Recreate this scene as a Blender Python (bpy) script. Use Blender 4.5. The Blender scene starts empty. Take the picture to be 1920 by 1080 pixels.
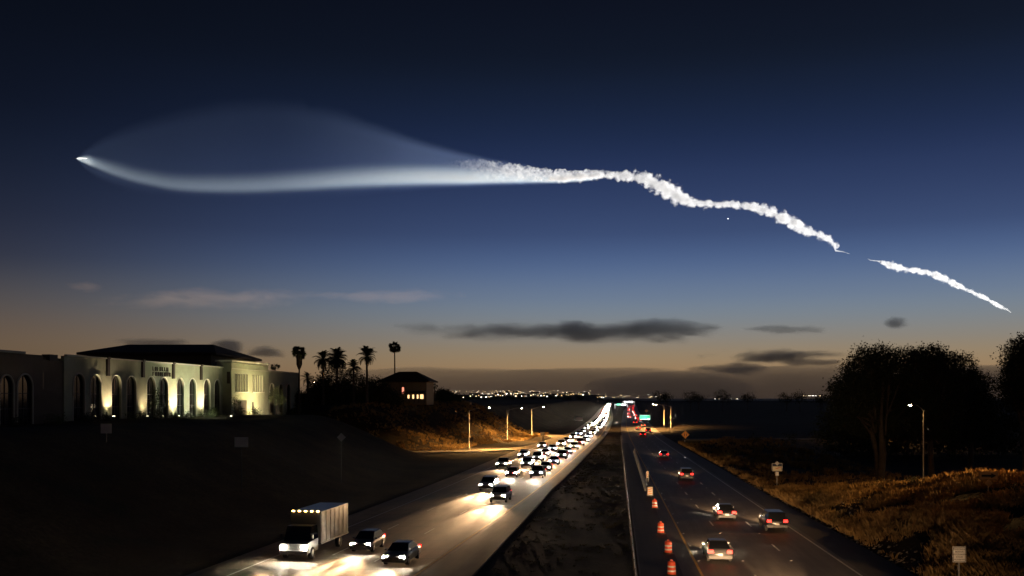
import bpy, bmesh, math, random
from mathutils import Vector, Matrix, noise
random.seed(7)
R = math.radians
sc = bpy.context.scene
COL = sc.collection

# ------------------------------------------------------------------ camera
F, HZ, CH = 1820.0, 745.0, 12.3          # focal length and horizon in photo pixels, eye height in metres
cam_d = bpy.data.cameras.new('camera'); cam = bpy.data.objects.new('camera', cam_d); COL.objects.link(cam)
cam.location = (0, 0, CH); cam.rotation_euler = (math.pi/2, 0, 0)
cam_d.sensor_width = 36.0; cam_d.lens = 36.0*F/1920; cam_d.shift_y = (HZ-540)/1920
cam_d.clip_start = 0.5; cam_d.clip_end = 40000
sc.camera = cam

# ------------------------------------------------------------------ sky, sun, exposure
SUN_AZ, SUN_EL = R(45), R(-1.75)          # the sun has set: the ground lies in the earth's shadow, the high plume does not
def lin(c):
    return tuple((v/255/12.92 if v/255 <= 0.04045 else ((v/255+0.055)/1.055)**2.4) for v in c) + (1,)
world = bpy.data.worlds.new('World'); sc.world = world; world.use_nodes = True
nt = world.node_tree; N = nt.nodes; L = nt.links
def ramp_node(nodes, stops, interp='LINEAR'):
    r = nodes.new('ShaderNodeValToRGB'); r.color_ramp.interpolation = interp
    e = r.color_ramp.elements
    while len(e) > 1: e.remove(e[0])
    e[0].position = stops[0][0]; e[0].color = stops[0][1]
    for p, c in stops[1:]:
        k = e.new(p); k.color = c
    return r
geo = N.new('ShaderNodeTexCoord'); sep = N.new('ShaderNodeSeparateXYZ'); L.new(geo.outputs['Generated'], sep.inputs[0])
def wmath(op, a, b=None):
    m = N.new('ShaderNodeMath'); m.operation = op
    for i, v in enumerate((a, b)):
        if v is None: continue
        if isinstance(v, (int, float)): m.inputs[i].default_value = v
        else: L.new(v, m.inputs[i])
    return m.outputs[0]
hor = wmath('SQRT', wmath('ADD', wmath('MULTIPLY', sep.outputs[0], sep.outputs[0]), wmath('MULTIPLY', sep.outputs[1], sep.outputs[1])))
hor = wmath('MAXIMUM', hor, 0.02)
elev = wmath('DIVIDE', wmath('ARCTAN2', sep.outputs[2], hor), R(45))   # 0 at the horizon, 1 at 45 degrees up
azi = wmath('DIVIDE', wmath('ADD', wmath('MULTIPLY', sep.outputs[0], math.sin(SUN_AZ)), wmath('MULTIPLY', sep.outputs[1], math.cos(SUN_AZ))), hor)
def estops(tab, k):
    return [(max(0, min(1, math.atan((HZ-y)/F*k)/R(45))), lin(c)) for y, c in tab]
SUNSIDE = [(745,(118,94,74)),(700,(156,126,92)),(670,(150,130,102)),(640,(138,130,118)),(600,(122,132,140)),(560,(108,125,148)),(500,(78,101,142)),(440,(56,73,112)),(330,(36,51,88)),(250,(24,38,68)),(160,(16,26,46)),(100,(12,20,36)),(0,(8,13,28)),(-300,(5,9,20))]
FARSIDE = [(745,(92,74,58)),(660,(104,86,67)),(620,(97,82,70)),(580,(84,77,74)),(530,(64,64,71)),(485,(44,47,62)),(400,(30,36,54)),(300,(17,25,42)),(200,(10,16,31)),(0,(5,9,20)),(-300,(3,6,14))]
ra = ramp_node(N, estops(SUNSIDE, 1.0), 'B_SPLINE'); rb = ramp_node(N, estops(FARSIDE, 0.92), 'B_SPLINE')
L.new(elev, ra.inputs[0]); L.new(elev, rb.inputs[0])
mr = N.new('ShaderNodeMapRange'); mr.interpolation_type = 'SMOOTHSTEP'
mr.inputs['From Min'].default_value = 0.22; mr.inputs['From Max'].default_value = 0.80
L.new(azi, mr.inputs['Value'])
mix = N.new('ShaderNodeMix'); mix.data_type = 'RGBA'
L.new(mr.outputs[0], mix.inputs['Factor']); L.new(rb.outputs[0], mix.inputs['A']); L.new(ra.outputs[0], mix.inputs['B'])
sky = N.new('ShaderNodeTexSky'); sky.sky_type = 'NISHITA'; sky.sun_disc = False
sky.sun_elevation = SUN_EL; sky.sun_rotation = SUN_AZ
bg2 = N.new('ShaderNodeBackground'); bg2.inputs[1].default_value = 0.004
L.new(sky.outputs[0], bg2.inputs[0])
bg = N['Background']; L.new(mix.outputs['Result'], bg.inputs[0]); bg.inputs[1].default_value = 0.536
add = N.new('ShaderNodeAddShader'); L.new(bg.outputs[0], add.inputs[0]); L.new(bg2.outputs[0], add.inputs[1])
L.new(add.outputs[0], N['World Output'].inputs['Surface'])
sun_d = bpy.data.lights.new('sun', 'SUN'); sun_o = bpy.data.objects.new('sun', sun_d); COL.objects.link(sun_o)
sun_d.energy = 5.0; sun_d.angle = R(0.5); sun_d.color = (1.0, 0.98, 0.95)
_s = Vector((math.sin(SUN_AZ)*math.cos(SUN_EL), math.cos(SUN_AZ)*math.cos(SUN_EL), math.sin(SUN_EL)))
sun_o.rotation_euler = (-_s).to_track_quat('-Z', 'Y').to_euler(); sun_o.location = (0, 0, 60)
sc.view_settings.view_transform = 'Standard'; sc.view_settings.look = 'None'
sc.view_settings.exposure = 0.9; sc.view_settings.gamma = 1.0; sc.view_settings.use_curve_mapping = False
cy = sc.cycles
cy.use_denoising = True; cy.max_bounces = 10; cy.diffuse_bounces = 2; cy.glossy_bounces = 2; cy.transmission_bounces = 2
cy.transparent_max_bounces = 12; cy.volume_bounces = 10; cy.volume_step_rate = 1.0; cy.volume_max_steps = 256
cy.sample_clamp_indirect = 4.0; cy.caustics_reflective = False; cy.caustics_refractive = False
cy.use_light_tree = True

# ------------------------------------------------------------------ helpers
def G(px, py, z=0.0):
    """ground point seen at a photo pixel"""
    Y = F*(CH-z)/(py-HZ); return Vector(((px-960)/F*Y, Y, z))
def P(px, py, Y):
    """point at depth Y seen at a photo pixel"""
    return Vector(((px-960)/F*Y, Y, CH-(py-HZ)/F*Y))
def tag(o, label=None, cat=None, group=None, kind=None):
    if label: o['label'] = label
    if cat: o['category'] = cat
    if group: o['group'] = group
    if kind: o['kind'] = kind
    return o
def link(o, parent=None):
    COL.objects.link(o)
    if parent is not None: o.parent = parent
    return o
def empty(name, loc=(0,0,0), rz=0.0):
    o = bpy.data.objects.new(name, None); o.empty_display_size = 0.3
    o.location = loc; o.rotation_euler = (0, 0, rz); return link(o)
def copy_tree(o, parent=None):
    c = o.copy(); COL.objects.link(c)
    if parent is not None: c.parent = parent
    for ch in list(o.children): copy_tree(ch, c)
    return c
class MB:
    """collects shapes of one part"""
    def __init__(s): s.v = []; s.f = []; s.m = []; s.sm = []
    def add(s, vs, fs, mi=0, smooth=False):
        b = len(s.v); s.v += [tuple(x) for x in vs]
        for f in fs: s.f.append([b+i for i in f]); s.m.append(mi); s.sm.append(smooth)
        return s
    def box(s, c, d, rot=None, mi=0, taper=1.0, bevel=0.0):
        hx, hy, hz = d[0]/2, d[1]/2, d[2]/2
        vs = []
        for z, t in ((-hz, 1.0), (hz, taper)):
            for x, y in ((-hx,-hy),(hx,-hy),(hx,hy),(-hx,hy)):
                p = Vector((x*t, y*t, z))
                if rot: p = rot @ p
                vs.append(p + Vector(c))
        return s.add(vs, [(3,2,1,0),(4,5,6,7),(0,1,5,4),(1,2,6,5),(2,3,7,6),(3,0,4,7)], mi)
    def tube(s, pts, rads, n=8, mi=0, cap=True, smooth=True):
        pts = [Vector(p) for p in pts]
        if not isinstance(rads, (list, tuple)): rads = [rads]*len(pts)
        vs = []; fs = []; up = None
        for i, p in enumerate(pts):
            t = (pts[min(i+1, len(pts)-1)] - pts[max(i-1, 0)]).normalized()
            if up is None:
                up = Vector((0,0,1)) if abs(t.z) < 0.9 else Vector((1,0,0))
            a = t.cross(up)
            if a.length < 1e-6: a = t.cross(Vector((0,1,0)))
            a.normalize(); b = a.cross(t).normalized(); up = b
            for k in range(n):
                th = 2*math.pi*k/n
                vs.append(p + (a*math.cos(th) + b*math.sin(th))*rads[i])
        for i in range(len(pts)-1):
            for k in range(n):
                k2 = (k+1) % n
                fs.append((i*n+k, i*n+k2, (i+1)*n+k2, (i+1)*n+k))
        s.add(vs, fs, mi, smooth)
        if cap:
            m = len(pts)-1
            s.add([vs[k] for k in range(n)], [tuple(range(n-1,-1,-1))], mi); s.add([vs[m*n+k] for k in range(n)], [tuple(range(n))], mi)
        return s
    def lathe(s, prof, n=16, c=(0,0,0), mi=0, smooth=True):
        """prof: list of (r, z)"""
        vs = []; fs = []
        for r, z in prof:
            for k in range(n):
                th = 2*math.pi*k/n; vs.append((c[0]+r*math.cos(th), c[1]+r*math.sin(th), c[2]+z))
        for i in range(len(prof)-1):
            for k in range(n):
                k2 = (k+1) % n; fs.append((i*n+k, i*n+k2, (i+1)*n+k2, (i+1)*n+k))
        return s.add(vs, fs, mi, smooth)
    def mesh(s, name):
        me = bpy.data.meshes.new(name); me.from_pydata(s.v, [], s.f)
        me.polygons.foreach_set('material_index', s.m); me.polygons.foreach_set('use_smooth', s.sm); me.update(); return me
    def build(s, name, mats, parent=None):
        me = s.mesh(name)
        for m in (mats if isinstance(mats, (list, tuple)) else [mats]): me.materials.append(m)
        return link(bpy.data.objects.new(name, me), parent)
MATS = {}
def mat(name, col, rough=0.7, metal=0.0, var=0.0, scale=3.0, col2=None, bump=0.0, bscale=None, spec=0.5, detail=4):
    if name in MATS: return MATS[name]
    m = bpy.data.materials.new(name); m.use_nodes = True; t = m.node_tree; p = t.nodes['Principled BSDF']
    p.inputs['Roughness'].default_value = rough; p.inputs['Metallic'].default_value = metal
    p.inputs['Specular IOR Level'].default_value = spec
    c1 = tuple(col)+(1,)
    if var > 0 or col2 is not None:
        tc = t.nodes.new('ShaderNodeTexCoord'); nz = t.nodes.new('ShaderNodeTexNoise')
        nz.inputs['Scale'].default_value = scale; nz.inputs['Detail'].default_value = detail; nz.inputs['Roughness'].default_value = 0.65
        t.links.new(tc.outputs['Object'], nz.inputs['Vector'])
        c2 = tuple(col2)+(1,) if col2 is not None else tuple(v*(1-var) for v in col)+(1,)
        r = ramp_node(t.nodes, [(0.3, c2), (0.7, c1)]); t.links.new(nz.outputs[0], r.inputs[0]); t.links.new(r.outputs[0], p.inputs['Base Color'])
    else: p.inputs['Base Color'].default_value = c1
    if bump > 0:
        tc = t.nodes.new('ShaderNodeTexCoord'); nb = t.nodes.new('ShaderNodeTexNoise'); nb.inputs['Scale'].default_value = bscale or scale*6
        nb.inputs['Detail'].default_value = 4; b = t.nodes.new('ShaderNodeBump'); b.inputs['Strength'].default_value = bump
        t.links.new(tc.outputs['Object'], nb.inputs['Vector']); t.links.new(nb.outputs[0], b.inputs['Height']); t.links.new(b.outputs[0], p.inputs['Normal'])
    MATS[name] = m; return m
def emis(name, col, strength):
    if name in MATS: return MATS[name]
    m = bpy.data.materials.new(name); m.use_nodes = True; p = m.node_tree.nodes['Principled BSDF']
    p.inputs['Base Color'].default_value = tuple(min(1, c)*0.8 for c in col)+(1,)
    p.inputs['Emission Color'].default_value = tuple(col)+(1,); p.inputs['Emission Strength'].default_value = strength
    MATS[name] = m; return m

# ------------------------------------------------------------------ the rocket's exhaust, high and far, still in sunlight
PY = 3000.0; PS = PY/F                     # distance of the plume and metres per photo pixel there
def interp(tab, u):
    if u <= tab[0][0]: return tab[0][1:]
    for a, b in zip(tab, tab[1:]):
        if u <= b[0]:
            t = (u-a[0])/(b[0]-a[0]); return tuple(x+(y-x)*t for x, y in zip(a[1:], b[1:]))
    return tab[-1][1:]
def smooth_interp(tab, u):
    """Catmull-Rom over the table"""
    n = len(tab)
    for i in range(n-1):
        if u <= tab[i+1][0] or i == n-2:
            p0, p1, p2, p3 = tab[max(i-1,0)], tab[i], tab[i+1], tab[min(i+2,n-1)]
            t = max(0, min(1, (u-p1[0])/(p2[0]-p1[0]))); o = []
            for k in range(1, len(p1)):
                m1 = (p2[k]-p0[k])/max(1e-6, p2[0]-p0[0])*(p2[0]-p1[0]); m2 = (p3[k]-p1[k])/max(1e-6, p3[0]-p1[0])*(p2[0]-p1[0])
                o.append((2*t**3-3*t*t+1)*p1[k]+(t**3-2*t*t+t)*m1+(-2*t**3+3*t*t)*p2[k]+(t**3-t*t)*m2)
            return tuple(o)
def vol_mat(name, density, aniso=0.5, col=(1,1,1)):
    m = bpy.data.materials.new(name); m.use_nodes = True; t = m.node_tree; t.nodes.clear()
    out = t.nodes.new('ShaderNodeOutputMaterial'); v = t.nodes.new('ShaderNodeVolumeScatter')
    v.inputs['Color'].default_value = tuple(col)+(1,); v.inputs['Density'].default_value = density; v.inputs['Anisotropy'].default_value = aniso
    t.links.new(v.outputs[0], out.inputs['Volume']); MATS[name] = m; return m
def fmath(t, op, a, b=None, clamp=False):
    m = t.nodes.new('ShaderNodeMath'); m.operation = op; m.use_clamp = clamp
    for i, v in enumerate((a, b)):
        if v is None: continue
        if isinstance(v, (int, float)): m.inputs[i].default_value = v
        else: t.links.new(v, m.inputs[i])
    return m.outputs[0]
def curve(t, src, tab, lo, hi, ymin, ymax):
    """value of tab (x, y) at src, as a colour ramp"""
    n = t.nodes.new('ShaderNodeMapRange'); n.inputs['From Min'].default_value = lo; n.inputs['From Max'].default_value = hi
    t.links.new(src, n.inputs['Value'])
    c = t.nodes.new('ShaderNodeFloatCurve'); cm = c.mapping; cv = cm.curves[0]
    pts = [((x-lo)/(hi-lo), (y-ymin)/(ymax-ymin)) for x, y in tab]
    while len(cv.points) < len(pts): cv.points.new(0.5, 0.5)
    for p, (x, y) in zip(cv.points, pts): p.location = (x, y); p.handle_type = 'AUTO'
    cm.update(); t.links.new(n.outputs[0], c.inputs['Value'])
    return fmath(t, 'ADD', fmath(t, 'MULTIPLY', c.outputs[0], ymax-ymin), ymin)
ORG = P(960, HZ, PY)                        # plume objects' origin; local x = pixels right of 960 * PS, local z = pixels above the horizon * PS
def loc(px, py, dy=0.0): return Vector(((px-960)*PS, dy, (HZ-py)*PS))
def blob_tube(name, tab, us, material, depth=1.0, seg=24, rough=None, seed=0.0):
    """closed tube along tab (u, v centre, half height) with optional cauliflower relief"""
    m = MB(); vs = []; fs = []
    for u in us:
        v, h = smooth_interp(tab, u)
        for k in range(seg):
            th = 2*math.pi*k/seg; hh = max(h, 0.05)
            d = 1.0
            q = Vector((u, (v - hh*math.sin(th)), hh*depth*math.cos(th)))
            if rough:
                for fr, am in rough:
                    vd = noise.voronoi((q*fr)+Vector((seed, seed*0.7, 0)))[0][0]
                    d += am*(0.55-vd)
            d = max(d, 0.25)
            vs.append(loc(u + (d-1)*hh*0.3*noise.noise(q*0.2), v - hh*d*math.sin(th), hh*d*depth*math.cos(th)*PS))
    n = seg
    for i in range(len(us)-1):
        for k in range(n):
            k2 = (k+1) % n; fs.append((i*n+k, i*n+k2, (i+1)*n+k2, (i+1)*n+k))
    fs.append(tuple(range(n-1,-1,-1))); fs.append(tuple((len(us)-1)*n+k for k in range(n)))
    m.add(vs, fs)
    return m
def out_normals(o):
    bm = bmesh.new(); bm.from_mesh(o.data); bmesh.ops.remove_doubles(bm, verts=bm.verts, dist=1e-4); bmesh.ops.recalc_face_normals(bm, faces=bm.faces); bm.to_mesh(o.data); bm.free()
plume = empty('rocket_exhaust_plume', ORG)
tag(plume, 'glowing white rocket exhaust plume: hollow bubble tapering into a billowing twisted trail', 'exhaust plume')
# the wide thin bubble behind the second stage
EDGE = [(142,297,297),(152,289,309),(165,279,322),(185,267,335),(220,250,349),(300,221,365),(400,197,371),(500,188,372),(600,200,367),(700,232,359),(800,267,353),(900,293,349),(1000,311,347),(1080,324,344)]
BT = [(u, (a+b)/2, (b-a)/2*1.12) for u, a, b in EDGE]
bm_ = bpy.data.materials.new('thin_gas'); bm_.use_nodes = True; t = bm_.node_tree; t.nodes.clear()
out = t.nodes.new('ShaderNodeOutputMaterial'); vs_ = t.nodes.new('ShaderNodeVolumeScatter'); vs_.inputs['Color'].default_value = (0.42,0.58,1.0,1); vs_.inputs['Anisotropy'].default_value = 0.5
tc = t.nodes.new('ShaderNodeTexCoord'); sp = t.nodes.new('ShaderNodeSeparateXYZ'); t.links.new(tc.outputs['Object'], sp.inputs[0])
U = fmath(t, 'ADD', fmath(t, 'DIVIDE', sp.outputs[0], PS), 960.0); V = fmath(t, 'SUBTRACT', HZ, fmath(t, 'DIVIDE', sp.outputs[2], PS)); W = fmath(t, 'DIVIDE', sp.outputs[1], PS)
cv = curve(t, U, [(u, v) for u, v, h in BT], 142, 1080, 250, 350); ch = curve(t, U, [(u, h) for u, v, h in BT], 142, 1080, 0, 110)
tn = fmath(t, 'DIVIDE', fmath(t, 'SUBTRACT', V, cv), fmath(t, 'MAXIMUM', ch, 2.0)); wn = fmath(t, 'DIVIDE', W, fmath(t, 'MAXIMUM', ch, 2.0))
rr = fmath(t, 'SQRT', fmath(t, 'ADD', fmath(t, 'MULTIPLY', tn, tn), fmath(t, 'MULTIPLY', wn, wn)))
prof = ramp_node(t.nodes, [(0.0,(0.26,)*3+(1,)),(0.40,(0.32,)*3+(1,)),(0.66,(0.72,)*3+(1,)),(0.80,(0.42,)*3+(1,)),(0.91,(0.10,)*3+(1,)),(1.0,(0,0,0,1))], 'EASE')
t.links.new(rr, prof.inputs[0])
along = curve(t, U, [(142,12.0),(155,6.0),(185,2.6),(260,1.2),(400,0.75),(560,0.8),(680,2.3),(780,6.2),(860,10.0),(940,13.0),(1010,9.0),(1080,0.5)], 142, 1080, 0, 14)
low = fmath(t, 'ADD', 1.0, fmath(t, 'MULTIPLY', tn, 0.25))
den = fmath(t, 'MULTIPLY', fmath(t, 'MULTIPLY', fmath(t, 'MULTIPLY', prof.outputs[0], along), low), 0.00027)
t.links.new(den, vs_.inputs['Density']); t.links.new(vs_.outputs[0], out.inputs['Volume'])
us = [142+ (1080-142)*((i/90)**1.5) for i in range(91)]
blob_tube('gas_bubble', BT, us, None).build('gas_bubble', bm_, plume).data.shade_smooth()
# the bright curved core along the bubble's lower side
CORE = [(142,297,1.5),(158,299,10),(180,305,16),(220,318,21),(280,333,23),(350,342,26),(450,343,28),(560,338,29),(680,331,29),(800,328,26),(900,331,19),(980,333,14),(1060,334,11),(1120,330,9)]
cm_ = bpy.data.materials.new('bright_gas'); cm_.use_nodes = True; t = cm_.node_tree; t.nodes.clear()
out = t.nodes.new('ShaderNodeOutputMaterial'); vs_ = t.nodes.new('ShaderNodeVolumeScatter'); vs_.inputs['Color'].default_value = (0.68,0.85,1.0,1); vs_.inputs['Anisotropy'].default_value = 0.5
tc = t.nodes.new('ShaderNodeTexCoord'); sp = t.nodes.new('ShaderNodeSeparateXYZ'); t.links.new(tc.outputs['Object'], sp.inputs[0])
U = fmath(t, 'ADD', fmath(t, 'DIVIDE', sp.outputs[0], PS), 960.0); V = fmath(t, 'SUBTRACT', HZ, fmath(t, 'DIVIDE', sp.outputs[2], PS)); W = fmath(t, 'DIVIDE', sp.outputs[1], PS)
cv = curve(t, U, [(u, v) for u, v, h in CORE], 142, 1120, 280, 360); ch = curve(t, U, [(u, h) for u, v, h in CORE], 142, 1120, 0, 40)
tn = fmath(t, 'DIVIDE', fmath(t, 'SUBTRACT', V, cv), fmath(t, 'MAXIMUM', ch, 1.5)); wn = fmath(t, 'DIVIDE', W, fmath(t, 'MAXIMUM', ch, 1.5))
# the lower side is crisp, the upper side fades: move the centre of density down
tn2 = fmath(t, 'SUBTRACT', tn, 0.34); tn2 = fmath(t, 'MULTIPLY', tn2, fmath(t, 'ADD', 0.72, fmath(t, 'MULTIPLY', fmath(t, 'GREATER_THAN', tn2, 0.0), 1.0)))
rr = fmath(t, 'SQRT', fmath(t, 'ADD', fmath(t, 'MULTIPLY', tn2, tn2), fmath(t, 'MULTIPLY', wn, wn)))
rr1 = fmath(t, 'SQRT', fmath(t, 'ADD', fmath(t, 'MULTIPLY', tn, tn), fmath(t, 'MULTIPLY', wn, wn)))
g = fmath(t, 'EXPONENT', fmath(t, 'MULTIPLY', fmath(t, 'MULTIPLY', rr, rr), -4.5))
g = fmath(t, 'MULTIPLY', g, fmath(t, 'SUBTRACT', 1.0, fmath(t, 'POWER', fmath(t, 'MINIMUM', rr1, 1.0), 4.0), True))
along = curve(t, U, [(142,14.0),(155,14.0),(172,5.0),(200,1.6),(280,1.05),(400,0.95),(560,1.2),(700,2.3),(820,4.8),(920,8.5),(1000,9.0),(1060,12.0),(1120,6.0)], 142, 1120, 0, 16)
den = fmath(t, 'MULTIPLY', fmath(t, 'MULTIPLY', g, along), 0.0075)
t.links.new(den, vs_.inputs['Density']); t.links.new(vs_.outputs[0], out.inputs['Volume'])
us = [142+(1120-142)*((i/110)**1.4) for i in range(111)]
blob_tube('bright_core', CORE, us, None).build('bright_core', cm_, plume).data.shade_smooth()
# torn wisps where bubble and trail meet
WISP = [(800,312,0.5),(835,311,7),(870,312,12),(920,318,15),(970,323,13),(1020,327,10),(1060,328,9),(1110,327,8),(1150,326,4)]
wm = bpy.data.materials.new('torn_wisps'); wm.use_nodes = True; t = wm.node_tree; t.nodes.clear()
out = t.nodes.new('ShaderNodeOutputMaterial'); vs_ = t.nodes.new('ShaderNodeVolumeScatter'); vs_.inputs['Color'].default_value = (0.97,0.99,1.0,1); vs_.inputs['Anisotropy'].default_value = 0.5
tc = t.nodes.new('ShaderNodeTexCoord'); nz = t.nodes.new('ShaderNodeTexNoise'); nz.inputs['Scale'].default_value = 0.10; nz.inputs['Detail'].default_value = 3; nz.inputs['Distortion'].default_value = 1.0
t.links.new(tc.outputs['Object'], nz.inputs['Vector'])
sp = t.nodes.new('ShaderNodeSeparateXYZ'); t.links.new(tc.outputs['Object'], sp.inputs[0])
wfade = curve(t, fmath(t, 'ADD', fmath(t, 'DIVIDE', sp.outputs[0], PS), 960.0), [(800,0.0),(860,0.06),(920,0.3),(980,0.8),(1050,1.0),(1150,0.6)], 800, 1150, 0, 1)
r = ramp_node(t.nodes, [(0.42,(0,0,0,1)),(0.60,(1,1,1,1))]); t.links.new(nz.outputs[0], r.inputs[0])
t.links.new(fmath(t, 'MULTIPLY', fmath(t, 'MULTIPLY', r.outputs[0], wfade), 0.05), vs_.inputs['Density']); t.links.new(vs_.outputs[0], out.inputs['Volume'])
us = [800+(1150-800)*i/210 for i in range(211)]
blob_tube('torn_wisps', WISP, us, None, rough=((0.08,0.9),(0.2,0.7)), seg=20, seed=3.1).build('torn_wisps', wm, plume)
# the dense billowing trail
smoke = vol_mat('white_smoke', 0.09, 0.4, (0.995,0.995,0.995))
def smoke_trail(tab, seed, dens, n):
    lo, hi = tab[0][0], tab[-1][0]; m_ = bpy.data.materials.new('billowing_smoke'); m_.use_nodes = True; t = m_.node_tree; t.nodes.clear(); m_.cycles.volume_step_rate = 0.25
    out = t.nodes.new('ShaderNodeOutputMaterial'); vs_ = t.nodes.new('ShaderNodeVolumeScatter'); vs_.inputs['Color'].default_value = (0.995,0.995,0.995,1); vs_.inputs['Anisotropy'].default_value = 0.4
    tc = t.nodes.new('ShaderNodeTexCoord'); sp = t.nodes.new('ShaderNodeSeparateXYZ'); t.links.new(tc.outputs['Object'], sp.inputs[0])
    U = fmath(t, 'ADD', fmath(t, 'DIVIDE', sp.outputs[0], PS), 960.0); V = fmath(t, 'SUBTRACT', HZ, fmath(t, 'DIVIDE', sp.outputs[2], PS)); W = fmath(t, 'DIVIDE', sp.outputs[1], PS)
    v0, v1 = min(q[1] for q in tab)-4, max(q[1] for q in tab)+4
    cv = curve(t, U, [(q[0], q[1]) for q in tab], lo, hi, v0, v1); ch = fmath(t, 'MAXIMUM', curve(t, U, [(q[0], q[2]*0.9) for q in tab], lo, hi, 0, 25), 0.6)
    a = fmath(t, 'DIVIDE', fmath(t, 'SUBTRACT', V, cv), ch); b = fmath(t, 'DIVIDE', W, ch)
    r_ = fmath(t, 'SQRT', fmath(t, 'ADD', fmath(t, 'MULTIPLY', a, a), fmath(t, 'MULTIPLY', b, b)))
    for sc_, am in ((0.042, 1.15), (0.10, 0.35)):
        vo = t.nodes.new('ShaderNodeTexVoronoi'); vo.feature = 'SMOOTH_F1'; vo.inputs['Scale'].default_value = sc_; vo.inputs['Smoothness'].default_value = 0.25; t.links.new(tc.outputs['Object'], vo.inputs['Vector'])
        r_ = fmath(t, 'ADD', r_, fmath(t, 'MULTIPLY', fmath(t, 'SUBTRACT', vo.outputs['Distance'], 0.42), am))
    nf = t.nodes.new('ShaderNodeTexNoise'); nf.inputs['Scale'].default_value = 0.09; nf.inputs['Detail'].default_value = 5; nf.inputs['Roughness'].default_value = 0.65; nf.inputs['Distortion'].default_value = 0.6; t.links.new(tc.outputs['Object'], nf.inputs['Vector']); r_ = fmath(t, 'ADD', r_, fmath(t, 'MULTIPLY', fmath(t, 'SUBTRACT', nf.outputs[0], 0.5), 1.7))
    k = t.nodes.new('ShaderNodeMapRange'); k.interpolation_type = 'SMOOTHSTEP'; k.inputs['From Min'].default_value = 1.12; k.inputs['From Max'].default_value = 0.45; t.links.new(r_, k.inputs['Value'])
    t.links.new(fmath(t, 'MULTIPLY', k.outputs[0], dens), vs_.inputs['Density']); t.links.new(vs_.outputs[0], out.inputs['Volume'])
    us = [lo+(hi-lo)*i/n for i in range(n+1)]
    blob_tube('smoke_trail', [(q[0], q[1], q[2]*1.5+1) for q in tab], us, None, seg=20).build('smoke_trail', m_, plume)
TR = [(1030,334,5),(1060,334,8.5),(1100,331,9.5),(1150,328,10),(1195,333,12),(1230,346,17),(1262,362,18),(1290,376,13),(1312,381,9),(1350,383,8),(1400,386,9),(1430,392,11),(1465,408,13),(1500,424,14),(1518,434,10),(1545,446,9),(1562,455,9),(1574,460,2)]
smoke_trail(TR, 1.7, 0.07, 120)
TR2 = [(1648,490,1),(1656,493,5),(1668,497,8),(1690,504,7),(1720,507,6),(1745,512,7.5),(1765,521,8),(1795,536,7),(1825,549,6),(1850,561,5),(1875,574,4),(1897,586,1)]
smoke_trail(TR2, 5.2, 0.10, 80)
m = MB(); m.tube([loc(1566,457), loc(1565,463), loc(1567,470), loc(1580,472), loc(1594,476)], [4,4.4,3.0,1.5,0.8], 8); out_normals(m.build('smoke_filament', smoke, plume))
m = MB(); m.tube([loc(1627,485), loc(1632,488), loc(1643,489), loc(1652,491)], [1.0,1.8,1.7,3.0], 8); out_normals(m.build('smoke_filament', smoke, plume))
rk = empty('rocket', P(141,297,PY)); tag(rk, 'tiny bright rocket at the left tip of the plume', 'rocket')
m = MB(); m.lathe([(0.0,-9),(0.5,-7),(0.9,-3),(0.9,6)], 10); m.build('rocket_body', mat('rocket_paint', (0.8,0.8,0.8), 0.4), rk).rotation_euler = (0, R(90), 0)
m = MB(); m.lathe([(0.4,6),(0.8,11),(0.8,22),(0.0,40)], 10); m.build('exhaust_flame', emis('flame', (1.0,0.97,0.9), 4.0), rk).rotation_euler = (0, R(90), 0)
pl = MB(); pl.lathe([(0,-1),(0.7,-0.7),(1,0),(0.7,0.7),(0,1)], 10)
o = pl.build('planet', emis('planet_light', (1,1,1), 1.6)); o.location = P(1365,410,PY*2); o.scale = (3.2,)*3; tag(o, 'bright evening planet, the white dot below the twisted trail', 'planet')
# ------------------------------------------------------------------ terrain
def smooth(a, b, x):
    t = max(0.0, min(1.0, (x-a)/(b-a))); return t*t*(3-2*t)
def lerp_tab(tab, y):
    return interp(tab, y)[0]
LANE_B = [(-60,-29.5),(0,-20.0),(63,-9.7),(133,1.5),(211,12.3),(331,28.3),(574,55.5),(1055,104),(1760,178),(2600,268)]
def laneB(y): return smooth_interp(LANE_B, y)[0]
L_OUT = [(-60,-13.3),(250,-13.3),(340,-8.6),(3000,-8.6)]
L_IN = [(-60,6.6),(67,6.4),(128,4.4),(300,4.2),(3000,4.2)]
YEL = [(-60,0.4),(0,6.4),(150,21.4),(300,36.4),(450,53),(900,106),(1313,158),(1865,223),(2600,308)]
def yel(y): return smooth_interp(YEL, y)[0]
def r_width(y): return interp([(-60,12.2),(0,11.7),(67,10.9),(300,8.1),(3000,7.8)], y)[0]
def r_in(y): return yel(y) - interp([(-60,4.7),(67,4.3),(300,2.4),(3000,2.2)], y)[0]
def r_out(y): return yel(y) + r_width(y) + interp([(-60,3.9),(67,3.7),(140,3.2),(300,3.0),(3000,2.8)], y)[0]
TOE = [(-60,-42),(0,-35),(63,-26.5),(127,-17.5),(200,-15),(228,-15),(250,-11),(276,1),(320,9),(407,22),(500,34),(700,56),(1000,85),(1500,137),(3000,290),(9000,900)]
RAMP = [(14,318),(16,300),(15.5,283),(9,250),(2,233),(-9.6,222),(-21,218),(-34,217),(-48,219),(-64,224)]
def seg_dist(p, a, b):
    ab = b-a; t = max(0, min(1, (p-a).dot(ab)/ab.length_squared)); return (p-(a+ab*t)).length, t
def poly_dist(x, y, pts):
    p = Vector((x, y)); best = (1e9, 0, 0)
    for i in range(len(pts)-1):
        d, t = seg_dist(p, Vector(pts[i][:2]), Vector(pts[i+1][:2]))
        if d < best[0]: best = (d, i, t)
    return best
RIDGE = [(35.5,124,0.2),(40.6,101,2.9),(47.5,89,5.5),(60,74,8.3),(85,54,10.0),(140,40,10.5)]
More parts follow.
